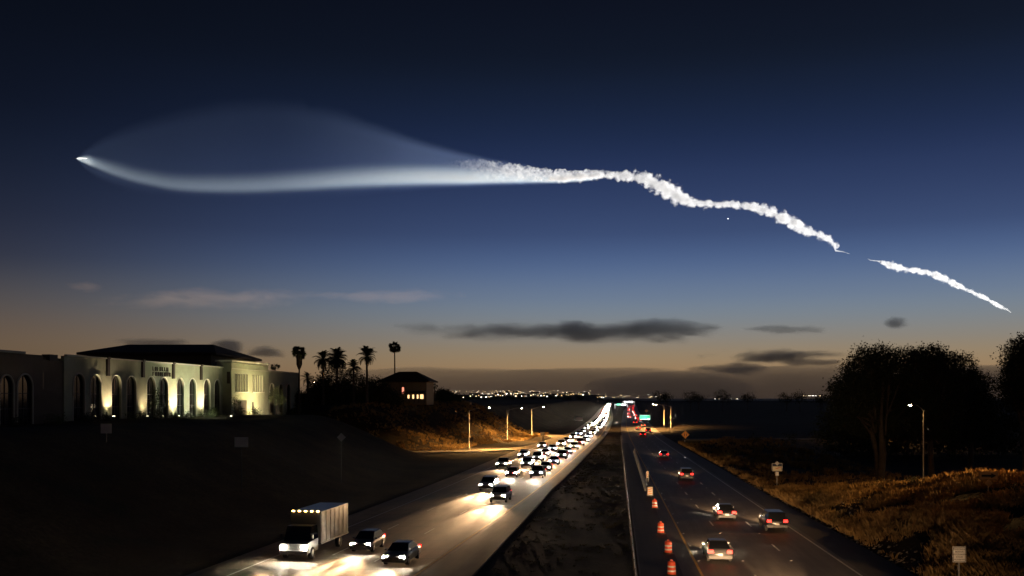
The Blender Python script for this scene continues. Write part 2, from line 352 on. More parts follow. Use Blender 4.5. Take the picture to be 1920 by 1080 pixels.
def hgt(x, y):
    z = -0.06
    dl = interp(TOE, y)[0] - x
    if dl > 0:
        H = interp([(-100,8.8),(215,8.8),(250,10.4),(300,10.9),(420,9.6),(1000,9.4),(1400,8.0),(2700,20.0),(9000,20.0)], y)[0]
        H += 0.7*noise.noise(Vector((x*0.03, y*0.03, 1.0))) if y < 420 else 0
        z += H*smooth(0, 27, dl)
        if -90 < x < 40 and 180 < y < 345:
            d = poly_dist(x, y, RAMP)[0]; z = -0.06 + (z+0.06)*smooth(4.6, 17, d)
    dr = x - r_out(y)
    if dr > 0:
        if y < 170:
            d, i, t = poly_dist(x, y, RIDGE); zr = RIDGE[i][2]*(1-t)+RIDGE[i+1][2]*t
            side = (x-RIDGE[i][0])*(RIDGE[i+1][1]-RIDGE[i][1]) - (y-RIDGE[i][1])*(RIDGE[i+1][0]-RIDGE[i][0])
            k = 5.0 if side > 0 else 2.6
            b = max(0.0, zr - max(0, d-1.0)/k)
            z += b*smooth(0.3, 4.0, dr) + 0.16*noise.noise(Vector((x*0.25, y*0.25, 3.0)))*smooth(0.3, 3, dr)
        elif y < 600:
            z += 1.1*smooth(3, 14, dr)*smooth(210, 250, y)*(1-smooth(420, 560, y))
        z += 0.9*smooth(30, 300, dr)*(0.5+0.5*noise.noise(Vector((x*0.01, y*0.01, 9))))*smooth(250, 500, y)
    med = x - (laneB(y)+interp(L_IN, y)[0]); med2 = r_in(y) - x
    if med > 0 and med2 > 0: z += -0.12*min(1, min(med, med2)/2) + 0.05*noise.noise(Vector((x*0.8, y*0.3, 0)))
    return z
def axis(pts):
    out = []
    for (a, b, st) in pts:
        n = max(1, round((b-a)/st)); out += [a+(b-a)*i/n for i in range(n)]
    return out + [pts[-1][1]]
XS = axis([(-9000,-1500,1500),(-1500,-300,150),(-300,-110,12),(-110,-34,2.5),(-34,72,0.95),(72,150,2.5),(150,420,9),(420,1500,90),(1500,9000,1500)])
YS = axis([(-1500,-60,360),(-60,40,10),(40,150,1.6),(150,345,3.0),(345,600,8),(600,1500,45),(1500,3000,150),(3000,9000,1500)])
def ground_material():
    m = bpy.data.materials.new('dry_earth'); m.use_nodes = True; t = m.node_tree; p = t.nodes['Principled BSDF']; p.inputs['Roughness'].default_value = 0.95; p.inputs['Specular IOR Level'].default_value = 0.15
    tc = t.nodes.new('ShaderNodeTexCoord')
    n1 = t.nodes.new('ShaderNodeTexNoise'); n1.inputs['Scale'].default_value = 0.12; n1.inputs['Detail'].default_value = 6; n1.inputs['Roughness'].default_value = 0.7
    n2 = t.nodes.new('ShaderNodeTexNoise'); n2.inputs['Scale'].default_value = 2.2; n2.inputs['Detail'].default_value = 6; n2.inputs['Roughness'].default_value = 0.75
    for n in (n1, n2): t.links.new(tc.outputs['Object'], n.inputs['Vector'])
    r1 = ramp_node(t.nodes, [(0.32,(0.018,0.016,0.010,1)),(0.5,(0.045,0.032,0.018,1)),(0.68,(0.078,0.055,0.030,1))]); t.links.new(n1.outputs[0], r1.inputs[0])
    r2 = ramp_node(t.nodes, [(0.3,(0.35,0.35,0.35,1)),(0.7,(1.15,1.15,1.15,1))]); t.links.new(n2.outputs[0], r2.inputs[0])
    mx = t.nodes.new('ShaderNodeMix'); mx.data_type = 'RGBA'; mx.blend_type = 'MULTIPLY'; mx.inputs['Factor'].default_value = 1.0
    t.links.new(r1.outputs[0], mx.inputs['A']); t.links.new(r2.outputs[0], mx.inputs['B']); t.links.new(mx.outputs['Result'], p.inputs['Base Color'])
    b = t.nodes.new('ShaderNodeBump'); b.inputs['Strength'].default_value = 0.5; b.inputs['Distance'].default_value = 0.15
    t.links.new(n2.outputs[0], b.inputs['Height']); t.links.new(b.outputs[0], p.inputs['Normal'])
    return m
EARTH = ground_material()
m = MB(); nx = len(XS)
m.add([(x, y, hgt(x, y)) for y in YS for x in XS], [(j*nx+i, j*nx+i+1, (j+1)*nx+i+1, (j+1)*nx+i) for j in range(len(YS)-1) for i in range(nx-1)], 0, True)
tag(m.build('ground', EARTH), kind='structure')

# ------------------------------------------------------------------ roads
def road_material(name, c_dark, c_light, rough, seam=0.0):
    m = bpy.data.materials.new(name); m.use_nodes = True; t = m.node_tree; p = t.nodes['Principled BSDF']
    uv = t.nodes.new('ShaderNodeUVMap'); mp = t.nodes.new('ShaderNodeMapping'); mp.inputs['Scale'].default_value = (1.0, 0.05, 1); t.links.new(uv.outputs[0], mp.inputs['Vector'])
    n1 = t.nodes.new('ShaderNodeTexNoise'); n1.inputs['Scale'].default_value = 1.1; n1.inputs['Detail'].default_value = 5; n1.inputs['Roughness'].default_value = 0.7; t.links.new(mp.outputs[0], n1.inputs['Vector'])
    n2 = t.nodes.new('ShaderNodeTexNoise'); n2.inputs['Scale'].default_value = 0.35; n2.inputs['Detail'].default_value = 7; n2.inputs['Roughness'].default_value = 0.75; t.links.new(uv.outputs[0], n2.inputs['Vector'])
    av = fmath(t, 'ADD', fmath(t, 'MULTIPLY', n1.outputs[0], 0.6), fmath(t, 'MULTIPLY', n2.outputs[0], 0.4))
    r = ramp_node(t.nodes, [(0.36, tuple(c_dark)+(1,)), (0.62, tuple(c_light)+(1,))]); t.links.new(av, r.inputs[0])
    col = r.outputs[0]
    if seam:
        s = t.nodes.new('ShaderNodeSeparateXYZ'); t.links.new(uv.outputs[0], s.inputs[0])
        fr = fmath(t, 'FRACT', fmath(t, 'DIVIDE', s.outputs[1], seam)); k = fmath(t, 'LESS_THAN', fr, 0.03)
        mx = t.nodes.new('ShaderNodeMix'); mx.data_type = 'RGBA'; t.links.new(fmath(t, 'MULTIPLY', k, 0.7), mx.inputs['Factor']); t.links.new(col, mx.inputs['A']); mx.inputs['B'].default_value = (0.02,0.018,0.015,1); col = mx.outputs['Result']
    t.links.new(col, p.inputs['Base Color']); p.inputs['Roughness'].default_value = rough
    nb = t.nodes.new('ShaderNodeTexNoise'); nb.inputs['Scale'].default_value = 14; nb.inputs['Detail'].default_value = 3; t.links.new(uv.outputs[0], nb.inputs['Vector'])
    b = t.nodes.new('ShaderNodeBump'); b.inputs['Strength'].default_value = 0.25; b.inputs['Distance'].default_value = 0.02; t.links.new(nb.outputs[0], b.inputs['Height']); t.links.new(b.outputs[0], p.inputs['Normal'])
    return m
ASPH = road_material('worn_asphalt', (0.06,0.053,0.046), (0.13,0.115,0.098), 0.62)
CONC = road_material('ribbed_concrete', (0.10,0.080,0.056), (0.23,0.182,0.122), 0.72, 4.6)
DARK = road_material('fresh_asphalt', (0.025,0.023,0.021), (0.065,0.058,0.05), 0.7)
PAINT_W = mat('white_road_paint', (0.62,0.60,0.55), 0.6, var=0.35, scale=1.2)
PAINT_Y = mat('yellow_road_paint', (0.62,0.38,0.06), 0.6, var=0.35, scale=1.2)
def strip(name, fa, fb, ys, z, material, parent=None, thick=0.0):
    vs = []; fs = []; uvs = []
    for y in ys:
        a, b = fa(y), fb(y); vs += [(a, y, z), (b, y, z)]; uvs += [(0, y), (b-a, y)]
    for i in range(len(ys)-1): fs.append((2*i, 2*i+1, 2*i+3, 2*i+2))
    if thick:
        n = len(vs); vs += [(x, y, q-thick) for x, y, q in vs]; uvs += uvs
        for i in range(len(ys)-1): fs += [(n+2*i, 2*i, 2*i+2, n+2*i+2), (2*i+1, n+2*i+1, n+2*i+3, 2*i+3)]
        fs.append((n, n+1, 1, 0))
    me = bpy.data.meshes.new(name); me.from_pydata(vs, [], fs); me.materials.append(material)
    ul = me.uv_layers.new(name='UVMap')
    for lp in me.loops: ul.data[lp.index].uv = uvs[lp.vertex_index]
    me.update(); return link(bpy.data.objects.new(name, me), parent)
RY = axis([(-60,40,10),(40,420,4),(420,1000,20),(1000,2600,80)])
lroad = tag(strip('road_left', lambda y: laneB(y)+interp(L_OUT, y)[0], lambda y: laneB(y)+interp(L_IN, y)[0], RY, 0.06, CONC, thick=0.3), kind='structure')
rroad = tag(strip('road_right', r_in, r_out, RY, 0.06, ASPH, thick=0.3), kind='structure')
# fresh pavement of the works zone between the median guardrail and the yellow line
strip('works_zone_pavement', lambda y: r_in(y)+0.1, lambda y: yel(y)-1.3, [y for y in RY if 0 <= y <= 260], 0.066, DARK, rroad)
strip('shoulder_pavement', lambda y: yel(y)+r_width(y)+0.5, lambda y: r_out(y)-0.05, [y for y in RY if 0 <= y <= 400], 0.066, DARK, rroad)
strip('shoulder_pavement', lambda y: laneB(y)+2.9, lambda y: laneB(y)+interp(L_IN, y)[0]-0.05, [y for y in RY if 0 <= y <= 500], 0.066, road_material('grooved_shoulder', (0.05,0.045,0.037), (0.13,0.115,0.09), 0.75), lroad)
strip('yellow_edge_line', lambda y: yel(y)-0.09, lambda y: yel(y)+0.09, [y for y in RY if 0 <= y <= 900], 0.072, PAINT_Y, rroad)
strip('white_edge_line', lambda y: yel(y)+r_width(y)-0.08, lambda y: yel(y)+r_width(y)+0.08, [y for y in RY if 0 <= y <= 900], 0.072, PAINT_W, rroad)
strip('yellow_edge_line', lambda y: laneB(y)+2.35, lambda y: laneB(y)+2.55, [y for y in RY if 0 <= y <= 700], 0.073, PAINT_Y, lroad)
strip('white_edge_line', lambda y: laneB(y)-10.45, lambda y: laneB(y)-10.3, [y for y in RY if 0 <= y <= 250], 0.072, PAINT_W, lroad)
def dashes(fx, parent, y0, phase):
    y = y0 + phase
    while y < 420:
        yy = [y, y+3.66]; w = 0.075
        strip('lane_dash', lambda q: fx(q)-w, lambda q: fx(q)+w, yy, 0.072, PAINT_W, parent)
        y += 14.63
dashes(lambda y: yel(y)+r_width(y)/3, rroad, 40, 8.6); dashes(lambda y: yel(y)+r_width(y)*2/3, rroad, 40, 8.0)
dashes(lambda y: laneB(y)-2.05, lroad, 40, 3); dashes(lambda y: laneB(y)-6.2, lroad, 40, 6)
dot = MB(); dot.lathe([(0.09,0.0),(0.085,0.014),(0.05,0.022),(0.0,0.024)], 8)
dm = dot.mesh('road_stud'); dm.materials.append(mat('stud_white', (0.75,0.73,0.66), 0.25))
for k in range(28):                                           # raised studs between the dashes
    for fx, par in ((lambda y: yel(y)+r_width(y)/3, rroad), (lambda y: yel(y)+r_width(y)*2/3, rroad), (lambda y: yel(y)+0.28, rroad)):
        y = 58 + k*7.3; o = link(bpy.data.objects.new('road_stud', dm), par); o.location = (fx(y), y, 0.072)
# the exit ramp curving off to the left
rm = MB(); vs = []; W2 = 4.2; RS = []
for i in range(len(RAMP)-1):
    for k in range(6): RS.append(smooth_interp([(j,)+p for j, p in enumerate(RAMP)], i+k/6))
for i, p in enumerate(RS):
    a = Vector(RS[max(i-1,0)]); b = Vector(RS[min(i+1,len(RS)-1)]); t_ = (b-a).normalized(); n_ = Vector((-t_.y, t_.x))
    for sgn in (-1, 1):
        q = Vector(p)+n_*W2*sgn; vs.append((q.x, q.y, 0.045))
rm.add(vs, [(2*i, 2*i+1, 2*i+3, 2*i+2) for i in range(len(RS)-1)])
tag(rm.build('ramp_road', mat('ramp_concrete', (0.26,0.22,0.17), 0.8, var=0.45, scale=0.5, bump=0.2)), kind='structure')
for sgn in (-1, 1):
    kb = MB(); vs = []
    for i, p in enumerate(RS):
        a = Vector(RS[max(i-1,0)]); b = Vector(RS[min(i+1,len(RS)-1)]); t_ = (b-a).normalized(); n_ = Vector((-t_.y, t_.x))
        for w_, z_ in ((W2-0.02,0.0),(W2,0.16),(W2+0.22,0.17),(W2+0.24,-0.1)):
            q = Vector(p)+n_*w_*sgn; vs.append((q.x, q.y, z_))
    fs = []
    for i in range(6, len(RS)-1):
        for k in range(3): fs.append((i*4+k, i*4+k+1, i*4+5+k, i*4+4+k))
    kb.add(vs, fs); tag(kb.build('kerb', mat('kerb_concrete', (0.33,0.30,0.25), 0.85, var=0.3, scale=1.5)), kind='structure')
# frontage road far right
tag(strip('frontage_road', lambda y: 46+(y-262)*0+0, lambda y: 260, [256, 262], 1.2, mat('frontage_asphalt', (0.07,0.062,0.052), 0.8, var=0.3, scale=0.4), thick=1.6), kind='structure')

# ------------------------------------------------------------------ clouds low in the west (in the earth's shadow)
def cloud(name, px0, px1, top, bot, Y, dens, label, seed, depth=0.5, group='low evening clouds', col=(0.97,0.96,0.95), rough=0.55, flat=0.3, boxy=1.0):
    s = Y/F; W = (px1-px0)/2*s; H = (bot-top)/2*s; D = max(40.0, W*depth); c = P((px0+px1)/2, (top+bot)/2, Y)
    nu, nv = 72, 20; vs = []; fs = []
    for j in range(nv+1):
        ph = math.pi*j/nv
        for i in range(nu):
            th = 2*math.pi*i/nu
            d = Vector((math.sin(ph)*math.cos(th), math.sin(ph)*math.sin(th), math.cos(ph)))
            q = Vector((d.x*W/(H*6), d.y*D/(H*6), d.z*0.8))+Vector((seed*3.1, seed*1.7, 0))
            k = 1 + rough*(noise.fractal(q*1.3, 1.0, 2.0, 5)) + 0.35*rough*(noise.fractal(q*5.0, 1.0, 2.0, 3))
            dz = math.copysign(abs(d.z)**boxy, d.z); z = dz*H*(k if d.z > 0 else (flat+(1-flat)*k*0.6))
            vs.append((d.x*W*(0.75+0.25*k), d.y*D*k, z))
    for j in range(nv):
        for i in range(nu):
            i2 = (i+1) % nu; fs.append((j*nu+i, (j+1)*nu+i, (j+1)*nu+i2, j*nu+i2))
    m = MB(); m.add(vs, fs, 0, True); o = m.build(name, vol_mat(name+'_vapour'+str(seed), dens, 0.3, col)); o.location = c
    bm = bmesh.new(); bm.from_mesh(o.data); bmesh.ops.remove_doubles(bm, verts=bm.verts, dist=1e-4); bmesh.ops.recalc_face_normals(bm, faces=bm.faces); bm.to_mesh(o.data); bm.free()
    tag(o, label, 'cloud', group); return o
def soft_cloud(px0, px1, top, bot, Y, dens, label, seed, depth=0.3, col=(0.97,0.96,0.95)):
    """ellipsoid of vapour whose density thins out to ragged fibres"""
    s = Y/F; W = (px1-px0)/2*s; H = (bot-top)/2*s; D = max(40.0, W*depth); c = P((px0+px1)/2, (top+bot)/2, Y)
    m_ = bpy.data.materials.new('cloud_vapour'); m_.use_nodes = True; t = m_.node_tree; t.nodes.clear(); m_.cycles.volume_step_rate = 0.6
    out = t.nodes.new('ShaderNodeOutputMaterial'); v = t.nodes.new('ShaderNodeVolumeScatter'); v.inputs['Color'].default_value = tuple(col)+(1,); v.inputs['Anisotropy'].default_value = 0.3
    tc = t.nodes.new('ShaderNodeTexCoord'); mp = t.nodes.new('ShaderNodeMapping'); mp.inputs['Scale'].default_value = (1/W, 1/D, 1/H); t.links.new(tc.outputs['Object'], mp.inputs['Vector'])
    ln = t.nodes.new('ShaderNodeVectorMath'); ln.operation = 'LENGTH'; t.links.new(mp.outputs[0], ln.inputs[0])
    m2 = t.nodes.new('ShaderNodeMapping'); m2.inputs['Scale'].default_value = (0.22/H, 0.22/H, 0.75/H); m2.inputs['Location'].default_value = (seed*3.3, seed*1.1, 0); t.links.new(tc.outputs['Object'], m2.inputs['Vector'])
    nz = t.nodes.new('ShaderNodeTexNoise'); nz.inputs['Scale'].default_value = 1.0; nz.inputs['Detail'].default_value = 4; nz.inputs['Roughness'].default_value = 0.6; nz.inputs['Distortion'].default_value = 0.4; t.links.new(m2.outputs[0], nz.inputs['Vector'])
    r = fmath(t, 'ADD', ln.outputs['Value'], fmath(t, 'MULTIPLY', fmath(t, 'SUBTRACT', nz.outputs[0], 0.5), 1.9))
    k = t.nodes.new('ShaderNodeMapRange'); k.interpolation_type = 'SMOOTHSTEP'; k.inputs['From Min'].default_value = 0.95; k.inputs['From Max'].default_value = 0.25; t.links.new(r, k.inputs['Value'])
    t.links.new(fmath(t, 'MULTIPLY', k.outputs[0], dens), v.inputs['Density']); t.links.new(v.outputs[0], out.inputs['Volume'])
    m = MB(); nu, nv = 28, 12; vs = []; fs = []
    for j in range(nv+1):
        for i in range(nu):
            ph, th = math.pi*(0.5-j/nv), 2*math.pi*i/nu; vs.append((1.25*W*math.cos(ph)*math.cos(th), 1.25*D*math.cos(ph)*math.sin(th), 1.25*H*math.sin(ph)))
    for j in range(nv):
        for i in range(nu): fs.append((j*nu+i, (j+1)*nu+i, (j+1)*nu+(i+1)%nu, j*nu+(i+1)%nu))
    m.add(vs, fs, 0, True); o = m.build('cloud', m_); o.location = c
    bm = bmesh.new(); bm.from_mesh(o.data); bmesh.ops.remove_doubles(bm, verts=bm.verts, dist=0.01); bmesh.ops.recalc_face_normals(bm, faces=bm.faces); bm.to_mesh(o.data); bm.free()
    return tag(o, label, 'cloud', 'low evening clouds')
GLOW_TINT = (1.0,0.60,0.32)  # warm glow from below, put into the vapour colour
soft_cloud(880, 1380, 598, 648, 2200, 0.030, 'long dark grey cloud streak above the headlights, largest of the streaks', 1, 0.2)
soft_cloud(740, 1100, 598, 642, 2300, 0.014, 'paler left end of the long cloud streak', 2, 0.25)
soft_cloud(1310, 1610, 653, 683, 2200, 0.045, 'narrow dark cloud streak touching the left of the big trees', 3, 0.25)
soft_cloud(1420, 1640, 671, 689, 2250, 0.03, 'thin cloud sliver just under the streak beside the big trees', 4, 0.25)
soft_cloud(1325, 1445, 677, 706, 2250, 0.035, 'small hump of cloud resting on the fog bank', 5, 0.4)
soft_cloud(1285, 1360, 683, 698, 2260, 0.025, 'tiny cloud left of the hump on the fog bank', 6, 0.4)
soft_cloud(1655, 1700, 590, 622, 2200, 0.024, 'tiny lone cloud puff above the big trees', 7, 0.6)
soft_cloud(395, 462, 634, 668, 2200, 0.030, 'small grey cloud at the right end of the dark hip roof', 8, 0.5)
soft_cloud(452, 548, 646, 674, 2200, 0.026, 'small grey cloud between the hip roof and the first palm', 9, 0.5)
soft_cloud(205, 370, 630, 656, 2300, 0.020, 'pale cloud just above the ridge of the hip roof', 10, 0.4)
soft_cloud(1370, 1570, 608, 628, 2300, 0.012, 'faint thin cloud right of the long dark streak', 11, 0.4)
soft_cloud(200, 620, 535, 584, 3400, 0.0010, 'thin cloud streak tinted with a warm glow over the left building', 12, 0.25, GLOW_TINT)
soft_cloud(560, 880, 540, 570, 3400, 0.0008, 'thin cloud streak tinted with a warm glow above the palms', 13, 0.25, GLOW_TINT)
soft_cloud(120, 205, 525, 550, 3400, 0.0009, 'small cloud puff tinted with a warm glow left of the warm streaks', 14, 0.4, GLOW_TINT)
cloud('fog_bank', 560, 1420, 689, 800, 3450, 0.0021, 'broad grey fog bank on the horizon behind the city lights', 15, 0.4, 'fog banks on the horizon', (0.97,0.95,0.94), 0.16, 1.0, 0.5)
cloud('fog_bank', 1080, 2300, 684, 800, 3500, 0.0023, 'broad dark fog bank on the horizon left of the big trees', 16, 0.3, 'fog banks on the horizon', (0.97,0.95,0.94), 0.16, 1.0, 0.5)
# ------------------------------------------------------------------ lamps
def spot(name, loc, target, power, size, col, parent=None, blend=0.6, radius=0.15):
    d = bpy.data.lights.new(name, 'SPOT'); d.energy = power; d.spot_size = R(size); d.spot_blend = blend; d.color = col; d.shadow_soft_size = radius
    o = bpy.data.objects.new(name, d); COL.objects.link(o)
    o.location = loc; o.rotation_euler = (Vector(target)-Vector(loc)).to_track_quat('-Z', 'Y').to_euler()
    if parent is not None: o.parent = parent
    return o
SODIUM = (1.0, 0.52, 0.16); WARM = (1.0, 0.78, 0.50); HEAD = (1.0, 0.60, 0.30)
STEEL = mat('galvanised_steel', (0.36,0.35,0.33), 0.5, 0.6, var=0.25, scale=2.0)
DARKMETAL = mat('dark_metal', (0.03,0.03,0.032), 0.5, 0.3)
LAMPGLOW = emis('lamp_lens', (1.0,0.80,0.48), 60.0); LAMPGLOW.cycles.emission_sampling = 'NONE'
def street_lamp(base, h, arm, az, power, label, col=SODIUM, size=164, rise=0.9):
    """pole, curved arm reaching arm metres towards azimuth az, cobra head"""
    t = empty('street_lamp', base); tag(t, label, 'street lamp', 'street lamps on tall poles')
    m = MB(); m.lathe([(0.20,0),(0.20,0.35),(0.11,0.4),(0.075,h-0.2),(0.06,h)], 8); m.build('pole', STEEL, t)
    dx, dy = math.sin(az), math.cos(az)
    m = MB(); pts = [(dx*arm*k, dy*arm*k, h-0.15+rise*(1-(1-k)**2)) for k in (0,0.25,0.5,0.75,1.0)]; m.tube(pts, [0.055,0.05,0.045,0.04,0.04], 6); m.build('arm', STEEL, t)
    e = Vector(pts[-1]); rot = Matrix.Rotation(-az, 3, 'Z')
    m = MB(); m.box(e+Vector((dx*0.35,dy*0.35,0.02)), (0.30,0.85,0.14), rot, 0, 0.75); hd = m.build('lamp_head', DARKMETAL, t)
    m = MB(); c = e+Vector((dx*0.42,dy*0.42,-0.10)); n = 10
    m.lathe([(0.0,-0.14),(0.12,-0.11),(0.2,0.0),(0.16,0.06)], n, c); m.build('lamp_lens', LAMPGLOW, hd)
    spot('lamp_light', e+Vector((dx*0.42,dy*0.42,-0.26)), e+Vector((dx*0.42,dy*0.42,-5)), power, size, col, t, 0.5, 0.12)
    return t
A90 = math.pi/2
street_lamp(G(880,842), 9.2, 4.3, A90, 22000, 'first street lamp by the exit ramp, nearest, with its pole beside the dark sign')
street_lamp(G(951,827), 8.6, 3.7, A90, 22000, 'middle street lamp of the three along the exit ramp')
street_lamp(G(997,818), 8.6, 3.3, A90, 20000, 'far street lamp of the three along the exit ramp')
street_lamp(G(1258,806)+Vector((0,0,0.9)), 8.0, 5.2, -A90, 26000, 'right street lamp of the pair beyond the yellow diamond sign')
street_lamp(G(1245,803)+Vector((0,0,0.9)), 8.0, 3.9, -A90, 22000, 'left street lamp of the pair beyond the yellow diamond sign')
street_lamp(Vector((104.5,250,1.0)), 9.3, 2.0, -A90, 9000, 'hidden street lamp added to light the frontage road behind the big trees')  # hidden lamp, added for the lit strip beyond the trees
street_lamp(Vector((56.8,134,hgt(56.8,134))), 10.6, 1.4, -A90, 260, 'lone street lamp glowing in front of the big trees')
street_lamp(Vector((61,96,hgt(61,96))), 11.5, 4.0, R(205), 34000, 'street lamp at the right edge above the lit dry grass')

# ------------------------------------------------------------------ the arcaded building on the left
b_org = Vector((-64.6,140,8.7)); b_dir = Vector((5.9,58,0)).normalized(); b_rz = math.atan2(b_dir.y, b_dir.x)
def s_of(px, out=0.0):
    a = (px-960)/F; nx, ny = b_dir.y, -b_dir.x
    x0, y0 = b_org.x+nx*out, b_org.y+ny*out
    return (a*y0 - x0)/(b_dir.x - a*b_dir.y)
bld = empty('arcade_building', b_org, b_rz)
tag(bld, 'long cream stucco building with tall arched windows lit by floodlights on the left rise', 'building')
STUCCO = mat('cream_stucco', (0.40,0.40,0.27), 0.9, var=0.28, scale=0.35, bump=0.15, bscale=9)
TRIM = mat('pale_trim', (0.62,0.58,0.46), 0.8, var=0.15, scale=0.8)
DGLASS = mat('dark_glass', (0.012,0.013,0.016), 0.06, 0.0, spec=0.9)
BROWN = mat('dark_brown_metal', (0.05,0.03,0.02), 0.6)
ROOF = mat('dark_roof_tiles', (0.05,0.028,0.02), 0.85, var=0.4, scale=1.5, bump=0.5, bscale=5)
def arch_wall(s0, s1, z0, z1, arches, y, thick):
    """wall in the local x/z plane at depth y with round-headed openings (centre, half width, spring)"""
    m = MB(); cur = s0
    def quad(a, b, c, d): m.add([a, b, c, d], [(0,1,2,3)])
    for c, hw, sp in sorted(arches):
        quad((cur,y,z0),(c-hw,y,z0),(c-hw,y,z1),(cur,y,z1))
        n = 12; pts = [(c+hw*math.cos(math.pi-math.pi*k/n), sp+hw*math.sin(math.pi*k/n)) for k in range(n+1)]
        for (xa, za), (xb, zb) in zip(pts, pts[1:]): quad((xa,y,za),(xb,y,zb),(xb,y,z1),(xa,y,z1))
        rim = [(c-hw,z0)]+pts+[(c+hw,z0)]
        for (xa, za), (xb, zb) in zip(rim, rim[1:]): quad((xa,y,za),(xa,y+thick,za),(xb,y+thick,zb),(xb,y,zb))
        cur = c+hw
    quad((cur,y,z0),(s1,y,z0),(s1,y,z1),(cur,y,z1))
    quad((s0,y,z1),(s1,y,z1),(s1,y+thick,z1),(s0,y+thick,z1)); quad((s0,y,z0),(s0,y,z1),(s0,y+thick,z1),(s0,y+thick,z0)); quad((s1,y+thick,z0),(s1,y+thick,z1),(s1,y,z1),(s1,y,z0))
    quad((s1,y+thick,z0),(s0,y+thick,z0),(s0,y+thick,z1),(s1,y+thick,z1))
    return m
def arch_window(c, hw, sp, y, parent, z0=0.0):
    n = 12; path = [(c-hw,y,z0)]+[(c+hw*math.cos(math.pi-math.pi*k/n),y,sp+hw*math.sin(math.pi*k/n)) for k in range(n+1)]+[(c+hw,y,z0)]
    m = MB(); m.tube(path, 0.13, 6); w = m.build('arched_window', TRIM, parent)
    m = MB(); p = [(x,y+0.33,z) for x, _, z in path]; m.add(p, [tuple(range(len(p)))]); m.build('pane', DGLASS, w)
    for zz in (2.1, 4.1):
        m = MB(); m.box((c,y+0.28,zz), (2*hw-0.04,0.07,0.10)); m.build('mullion', BROWN, w)
    m = MB(); m.box((c,y+0.28,(z0+sp+hw)/2-0.05), (0.08,0.06,sp+hw-z0-0.2)); m.build('mullion', BROWN, w)
    return w
ZT = 9.6; S1 = s_of(418)
arches = [(s_of(px), 1.62, 5.55) for px in (148,179,218,246,283,307,338,361,388,407.5)]
arch_wall(0, S1, -0.6, ZT, arches, 0.0, 0.5).build('front_wall', STUCCO, bld)
for c, hw, sp in arches: arch_window(c, hw, sp, 0.0, bld)
pil = [0]+[s_of(px) for px in (201,267,324,376)]+[S1]
for a, b in zip(pil, pil[1:]):
    m = MB(); m.box(((a+b)/2,-0.06,ZT+0.10), (b-a-0.5,0.42,0.24)); m.build('coping', TRIM, bld)
for s_ in pil[1:-1]:
    m = MB(); m.box((s_,-0.14,ZT-1.2), (0.75,0.30,2.9)); m.box((s_,-0.2,ZT+0.2),(0.95,0.44,0.3)); m.build('downspout', BROWN, bld)
# raised lettering, too small in the distance to read: two short rows of marks
rr_ = random.Random(4)
for row, (z_, n_) in enumerate(((ZT-1.05,7),(ZT-1.95,8))):
    s_ = s_of(286)
    for k in range(n_):
        m = MB(); w_ = rr_.uniform(0.45,0.7); hgt_ = 0.72
        m.box((s_+w_*0.12,-0.05,z_), (0.13,0.10,hgt_)); m.box((s_+w_*0.45,-0.05,z_+rr_.choice((-0.3,0.0,0.3))), (w_*0.6,0.10,0.12))
        if rr_.random() < 0.6: m.box((s_+w_*0.8,-0.05,z_), (0.13,0.10,hgt_))
        s_ += w_+0.32; tag(m.build('raised_letter', BROWN, bld), kind='stuff')
# nearer wings at the left edge
SA, SB = s_of(-25), s_of(65)
aw = [(s_of(31), 1.7, 5.0), (s_of(-4), 1.5, 5.0)]
BSTUC = mat('dimmed_brown_stucco', (0.15,0.11,0.075), 0.9, var=0.3, scale=0.4)  # brown darkened in the colour to keep the wing dim
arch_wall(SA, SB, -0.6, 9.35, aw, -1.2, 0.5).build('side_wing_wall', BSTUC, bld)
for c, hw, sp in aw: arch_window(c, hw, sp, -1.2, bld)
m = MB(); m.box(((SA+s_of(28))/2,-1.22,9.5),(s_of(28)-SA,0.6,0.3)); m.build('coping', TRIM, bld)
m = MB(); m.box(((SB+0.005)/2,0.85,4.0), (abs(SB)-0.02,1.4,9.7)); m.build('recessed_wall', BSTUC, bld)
m = MB(); m.box((s_of(75),0.12,5.9), (1.9,0.06,2.2)); m.build('square_window', DGLASS, bld)
m = MB(); m.box((s_of(101),0.6,9.2), (2.0,1.2,0.9)); m.build('rooftop_unit', BROWN, bld)
# the projecting entrance block
SE0, SE1 = s_of(434,1.9), s_of(503,1.9); ZE = 11.0
m = MB(); m.box(((SE0+SE1)/2,-0.35,ZE/2-0.4), (SE1-SE0,3.1,ZE+0.2)); ent = m.build('entrance_block', STUCCO, bld)
m = MB(); m.box(((SE0+SE1)/2,-0.35,ZE+0.0), (SE1-SE0+0.5,3.6,0.34)); m.build('cornice', TRIM, ent)
m = MB(); m.box(((SE0+SE1)/2,-1.925,ZE-1.55), (SE1-SE0-0.3,0.09,0.14)); m.build('string_course', TRIM, ent)
for px0, px1, n_ in ((440.5,465,5),(473,494.5,5)):
    for k in range(n_):
        s_ = s_of(px0+(px1-px0)*(k+0.5)/n_, 1.9)
        m = MB(); m.box((s_,-1.90,6.6), (0.72,0.04,3.6)); w = m.build('slot_window', DGLASS, ent)
        m = MB(); m.box((s_-0.45,-1.99,6.6), (0.16,0.20,3.7)); m.build('fin', TRIM, w)
    m = MB(); m.box(((s_of(px0,1.9)+s_of(px1,1.9))/2,-1.97,4.66), (s_of(px1,1.9)-s_of(px0,1.9)+0.5,0.22,0.18)); m.build('sill', TRIM, ent)
m = MB(); m.box((s_of(451,1.9),-1.91,1.3), (s_of(463,1.9)-s_of(440,1.9),0.08,3.4)); m.build('doorway', BROWN, ent)
m = MB(); m.box((s_of(474,1.9),-1.91,1.1), (0.9,0.07,3.0)); m.build('doorway', BROWN, ent)
